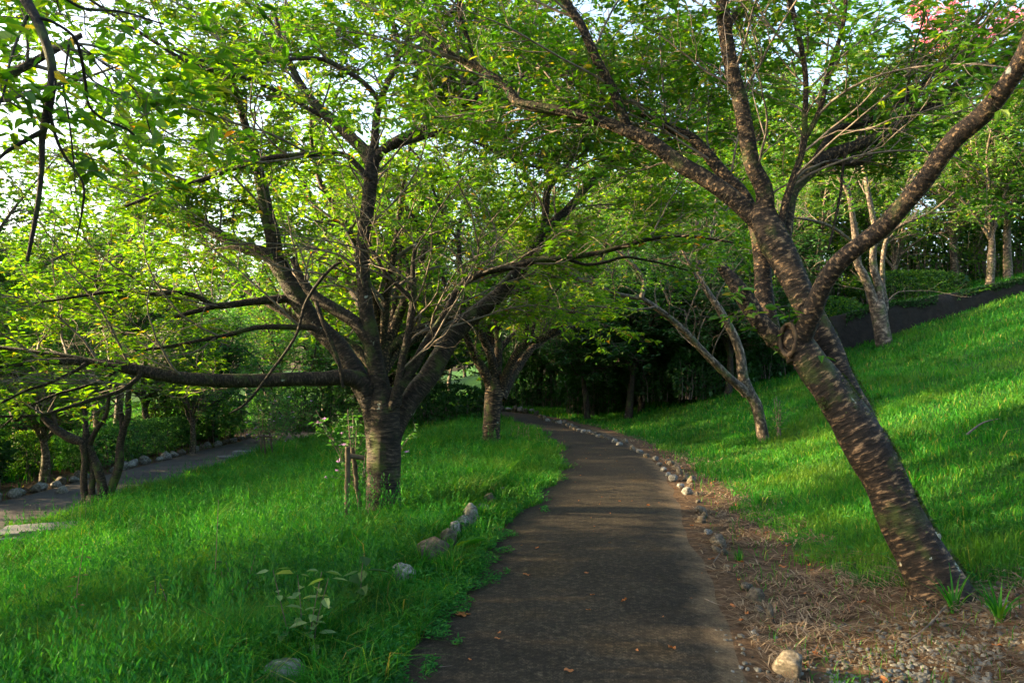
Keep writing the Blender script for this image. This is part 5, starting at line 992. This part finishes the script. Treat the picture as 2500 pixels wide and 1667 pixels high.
tag(mb.build('gravel', M['stone'], uv=False, smooth=False), kind='stuff')

# individual plants
def tuft(name, label, base, n, h, w, seed, mat='grass', lean=.6):
    r = np.random.RandomState(seed); base = np.array(base); mb = MB(); m_ = 7; a = r.rand(n)*6.28; L = h*(.6+.5*r.rand(n)); e = lean*(.3+.8*r.rand(n))
    t = np.linspace(0, 1, m_)[None]; out = (e[:, None]*t**1.7)*L[:, None]; z = L[:, None]*(t-.35*e[:, None]*t**2.4)
    Cn = base+np.stack([np.cos(a)[:, None]*(out+.02), np.sin(a)[:, None]*(out+.02), z-.01], -1); sd = np.stack([-np.sin(a), np.cos(a), 0*a], 1)[:, None]
    ww = (w*(.25+np.sin(np.pi*np.clip(t+.15, 0, 1))))[..., None]*.5; A = Cn-sd*ww; B = Cn+sd*ww; V = np.stack([A, B], 2).reshape(n, -1, 3)
    i = (np.arange(n)[:, None]*m_*2+np.arange(m_-1)[None]*2).ravel(); mb.add(V, np.stack([i, i+1, i+3, i+2], 1)); return tag(mb.build(name, M[mat], loc=base, uv=False, smooth=False), label, 'plant')
def rosette(name, label, base, n, L, seed, mat='weed', wid=.4, up=.5):
    r = np.random.RandomState(seed); base = np.array(base); mb = MB(); a = np.arange(n)*2.4+r.rand(n)*.4; d = np.stack([np.cos(a), np.sin(a), up*(.4+r.rand(n))], 1)
    leaf_at(mb, np.repeat(base[None]+np.array([[0, 0, .01]]), n, 0), unit(d), L, r, wid=wid, tilt=.1, curl=.18); return tag(mb.build(name, M[mat], loc=base, uv=False, smooth=False), label, 'plant')
tuft('grass_tuft', 'blue-green arching grass tuft in the left weeds', G(290*1.063, 1345), 40, .42, .008, 1, 'leaf_teal', .8)
tuft('grass_tuft', 'long-bladed grass tuft at the foot of the leaning cherry', G(2330, 1500), 26, .30, .010, 2, 'grass', .9)
tuft('grass_tuft', 'fresh grass tuft growing right of the leaning cherry foot', G(2440, 1520), 30, .28, .011, 3, 'grass', .9)
tuft('grass_tuft', 'thin tall blades against the base of the many-limbed cherry', G(955, 1275), 9, .5, .012, 4, 'grass', .6)
tuft('grass_tuft', 'small fresh tuft in the dry verge next to the tan stone', G(1805, 1370), 12, .16, .007, 5, 'grass', .7)
tuft('grass_tuft', 'grass tuft hanging over the dark brown edging stone', G(1030, 1390), 30, .34, .007, 6, 'grass', .8)
rosette('dock_plant', 'broad-leaved rosette spreading onto the asphalt by the edging stones', G(1105, 1352), 11, .24, 7, 'grass', .32, .55)
def herb(name, label, base, hgt, nst, seed, leaf=.07, mat='weed', pairs=6, lean=.15, wid=.5, cat='plant', stem='twig', spread=.12):
    r = np.random.RandomState(seed); base = np.array(base); root = empty(name, base, label, cat); sb = MB(); lm = MB()
    for k in range(nst):
        a = r.rand()*6.28; b0 = base+np.array([np.cos(a), np.sin(a), 0])*spread*r.rand(); b0[2] = float(H(b0[0], b0[1])); h = hgt*(.7+.3*r.rand())
        tp = b0+np.array([np.cos(a)*lean*h*2*r.rand(), np.sin(a)*lean*h*2*r.rand(), h]); C = catmull([b0-np.array([0, 0, .03]), (b0+tp)/2+r.normal(size=3)*.02, tp], 12)
        tubes(sb, C, np.linspace(.0045, .002, 12), 5, cap=False)
        for j in range(pairs):
            t = .25+.75*j/(pairs-1); p = C[int(t*11)]; aa = j*1.57+r.rand()*.5
            for s in (0, np.pi):
                dv = np.array([np.cos(aa+s), np.sin(aa+s), .15*r.normal()]); leaf_at(lm, np.array([p+dv*.015]), np.array([unit(dv)]), leaf*(1.15-.35*t), r, wid=wid, tilt=.2, curl=.1)
    sb.build('stem', M[stem], root); lm.build('leaves', M[mat], root, smooth=False, uv=False); return root
herb('tall_weed', 'leafy several-stemmed weed standing beside the pale boulder', G(745, 1640), .60, 4, 11, .10, 'pale_weed', 7, .2, .55, spread=.22)
herb('broad_leaf_sapling', 'dark sapling with umbrella-like broad leaves in the left grass', G(858, 1510), .5, 1, 12, .17, 'leaf_dark', 4, .05, .6)
herb('pointed_weed', 'dark pointed-leaved weed in the middle of the left grass', G(560, 1500), .42, 3, 13, .09, 'leaf_dark', 7, .15, .25)
herb('pointed_weed', 'small upright weed with yellowish tips left of the dark one', G(410, 1530), .38, 3, 14, .06, 'leaf', 7, .1, .3)
herb('seed_stalk', 'lone yellow seed stalk standing at the lower left', G(195, 1590), .95, 1, 15, .045, 'straw', 12, .04, .3, stem='straw')
herb('seed_stalk', 'lone thin bent stalk in the middle of the left bank', G(500, 1560), 1.0, 1, 16, .04, 'weed', 9, .15, .2, stem='straw')
for i, (px, py) in enumerate([(1262, 1065), (1275, 1078), (1290, 1068), (1305, 1080), (1255, 1085)]):
    herb('orange_stalk', 'yellow-orange tipped weed in the grass point before the bend', G(px, py), .42, 2, 20+i, .06, 'straw', 5, .1, .3, stem='straw').__setitem__('group', 'orange-tipped weeds by the bend')
for i, (px, py) in enumerate([(225, 1250), (195, 1290), (410, 1180), (440, 1165), (470, 1150), (505, 1140), (100, 1290)]):
    herb('tall_herb', 'slender tall herb on the crest of the left bank against the lower path', G(px, py+20), .55, 4, 30+i, .05, 'weed', 9, .06, .25, spread=.3).__setitem__('group', 'tall herbs on the crest of the left bank')

# fallen leaves and twigs
def dead_leaf_mesh(seed, lobed=False):
    r = np.random.RandomState(seed); n = 14; a = np.arange(n)*2*np.pi/n; rad = .5*(1+(.45*np.cos(a*5) if lobed else 0*a)+.12*r.normal(size=n)); rad = rad*(1 if lobed else (.55+.45*np.abs(np.cos(a))))
    V = [np.array([0, 0, .10])]+[np.array([np.cos(t)*q, np.sin(t)*q*(1 if lobed else .65), .18*r.rand()+.15*abs(np.cos(t*1.5))]) for t, q in zip(a, rad)]
    k = np.arange(n); me_o = MB().add(np.array(V), np.stack([0*k, 1+k, 1+(k+1) % n], 1)).build('fallen_leaf', M['dead_leaf'], uv=False); return me_o
protos = [dead_leaf_mesh(k) for k in range(4)]; lob = dead_leaf_mesh(9, True)
first = set()
def fallen(p, size, q, label, group=None, rz=0):
    if q.name in first: o = q.copy(); COL.objects.link(o)
    else: o = q; first.add(q.name)
    o.location = (float(p[0]), float(p[1]), float(max(p[2], H(p[0], p[1])))+.012); o.scale = (size, size, size); o.rotation_euler = (rz*.05, .1, rz); tag(o, label, 'fallen leaf', group); return o
for i, (px, py, s, lb) in enumerate([(1128, 1511, .085, 'curled orange maple leaf lying on the dark asphalt'), (1022, 1551, .11, 'large brown maple leaf at the weedy path edge'), (650, 1605, .09, 'pale brown curled leaf beside the boulder in the weeds'), (632, 1632, .1, 'dark brown leaf left of the boulder')]):
    fallen(P(px, py, G(px, py)[1]), s, lob, lb, rz=i*1.3)
def path_pt(px, py):
    rr = ray(px, py); dd = -1.575/rr[2]; return np.array([0, 0, 1.6])+rr*dd
for i, (px, py, s, lb) in enumerate([(1285, 1408, .055, 'bright orange leaf scrap alone mid-path'), (1640, 1588, .06, 'dark red leaf at the right of the asphalt, nearest the camera'), (1312, 1341, .05, 'pale tan leaf in the middle of the path near the rosette'), (1387, 1643, .05, 'small orange leaf at the bottom of the path'), (1582, 1237, .06, 'tan leaf by the right edge where the light streak starts'), (1525, 1472, .07, 'long dark red leaf scrap on the asphalt'), (1136, 1381, .055, 'red leaf where the weeds creep over the path')]):
    fallen(path_pt(px, py), s, protos[i % 4], lb, rz=i*2.1)
for k in range(95):
    yv = 3.6+22*r.rand()**1.1; xv = np.interp(yv, CL[:, 1], CL[:, 0])+r.uniform(-.85, .95)*(1 if r.rand() < .6 else 0)+(.0 if r.rand() < .5 else .35*r.rand())
    fallen((xv, yv, .022), .014+.02*r.rand(), protos[k % 4], 'small fallen leaf speck scattered on the path', 'small fallen leaves on the path', rz=r.rand()*6)
for k in range(75):
    yv = 3.5+12*r.rand()**1.6; xv = np.interp(yv, CL[:, 1], CL[:, 0])+.95+float(min(verge_w(yv), 2.5))*r.rand(); fallen((xv, yv, float(H(xv, yv))+.02), .03+.035*r.rand(), protos[k % 4], 'rusty fallen leaf in the dry grass of the right verge', 'fallen leaves in the right verge', rz=r.rand()*6)
def stick(name, label, pts, rad, group=None):
    C = catmull(np.array(pts), 14); mb = MB(); tubes(mb, C, np.linspace(rad, rad*.4, 14), 6, rough=.1); return tag(mb.build(name, M['twig'], loc=C[0]), label, 'stick', group)
def gp(px, py, h=.02): q = G(px, py); return q+np.array([0, 0, h])
stick('fallen_stick', 'long thin stick lying over the gravel below the leaning cherry', [gp(2310, 1500, .05), gp(2260, 1550, .04), gp(2200, 1590, .03), gp(2140, 1615, .02)], .006)
stick('fallen_stick', 'thin grey stick in the dry grass under the blocky stone', [gp(1742, 1378), gp(1765, 1355, .05), gp(1788, 1338, .08)], .005)
stick('fallen_stick', 'dead branch on the sunlit grass of the slope', [gp(2360, 1075, .06), gp(2400, 1050, .08), gp(2440, 1032, .05)], .014)
stick('fallen_stick', 'short pale stick at the right margin of the asphalt', [gp(1720, 1468), gp(1745, 1480), gp(1762, 1490)], .004)
stick('fallen_stick', 'bleached twig at the bottom left of the asphalt', [path_pt(1072, 1627), path_pt(1090, 1625), path_pt(1104, 1624)], .0022)

# look-alikes standing in a row are told apart by their place from left to right
ORD = ['leftmost', 'second from the left', 'third from the left', 'fourth from the left', 'fifth from the left', 'sixth from the left', 'seventh from the left', 'eighth from the left', 'ninth from the left', 'tenth from the left', 'eleventh from the left', 'twelfth from the left', 'thirteenth from the left', 'fourteenth from the left', 'fifteenth from the left']
byg = {}
for o in bpy.data.objects:
    if o.parent is None and 'group' in o.keys() and o.get('category') in ('tree', 'hedge', 'plant'): byg.setdefault((o['group'], o['label']), []).append(o)
for (g_, l_), os_ in byg.items():
    if 1 < len(os_) <= 15:
        base_ = ' '.join(l_.split()[:11])
        while base_.split()[-1] in ('the', 'of', 'on', 'a', 'and', 'with', 'at', 'in', 'over', 'against', 'to', 'under', 'between', 'before', 'behind'): base_ = ' '.join(base_.split()[:-1])
        for k, o in enumerate(sorted(os_, key=lambda o: o.location.x/max(o.location.y, .1))): o['label'] = base_+', '+ORD[k]
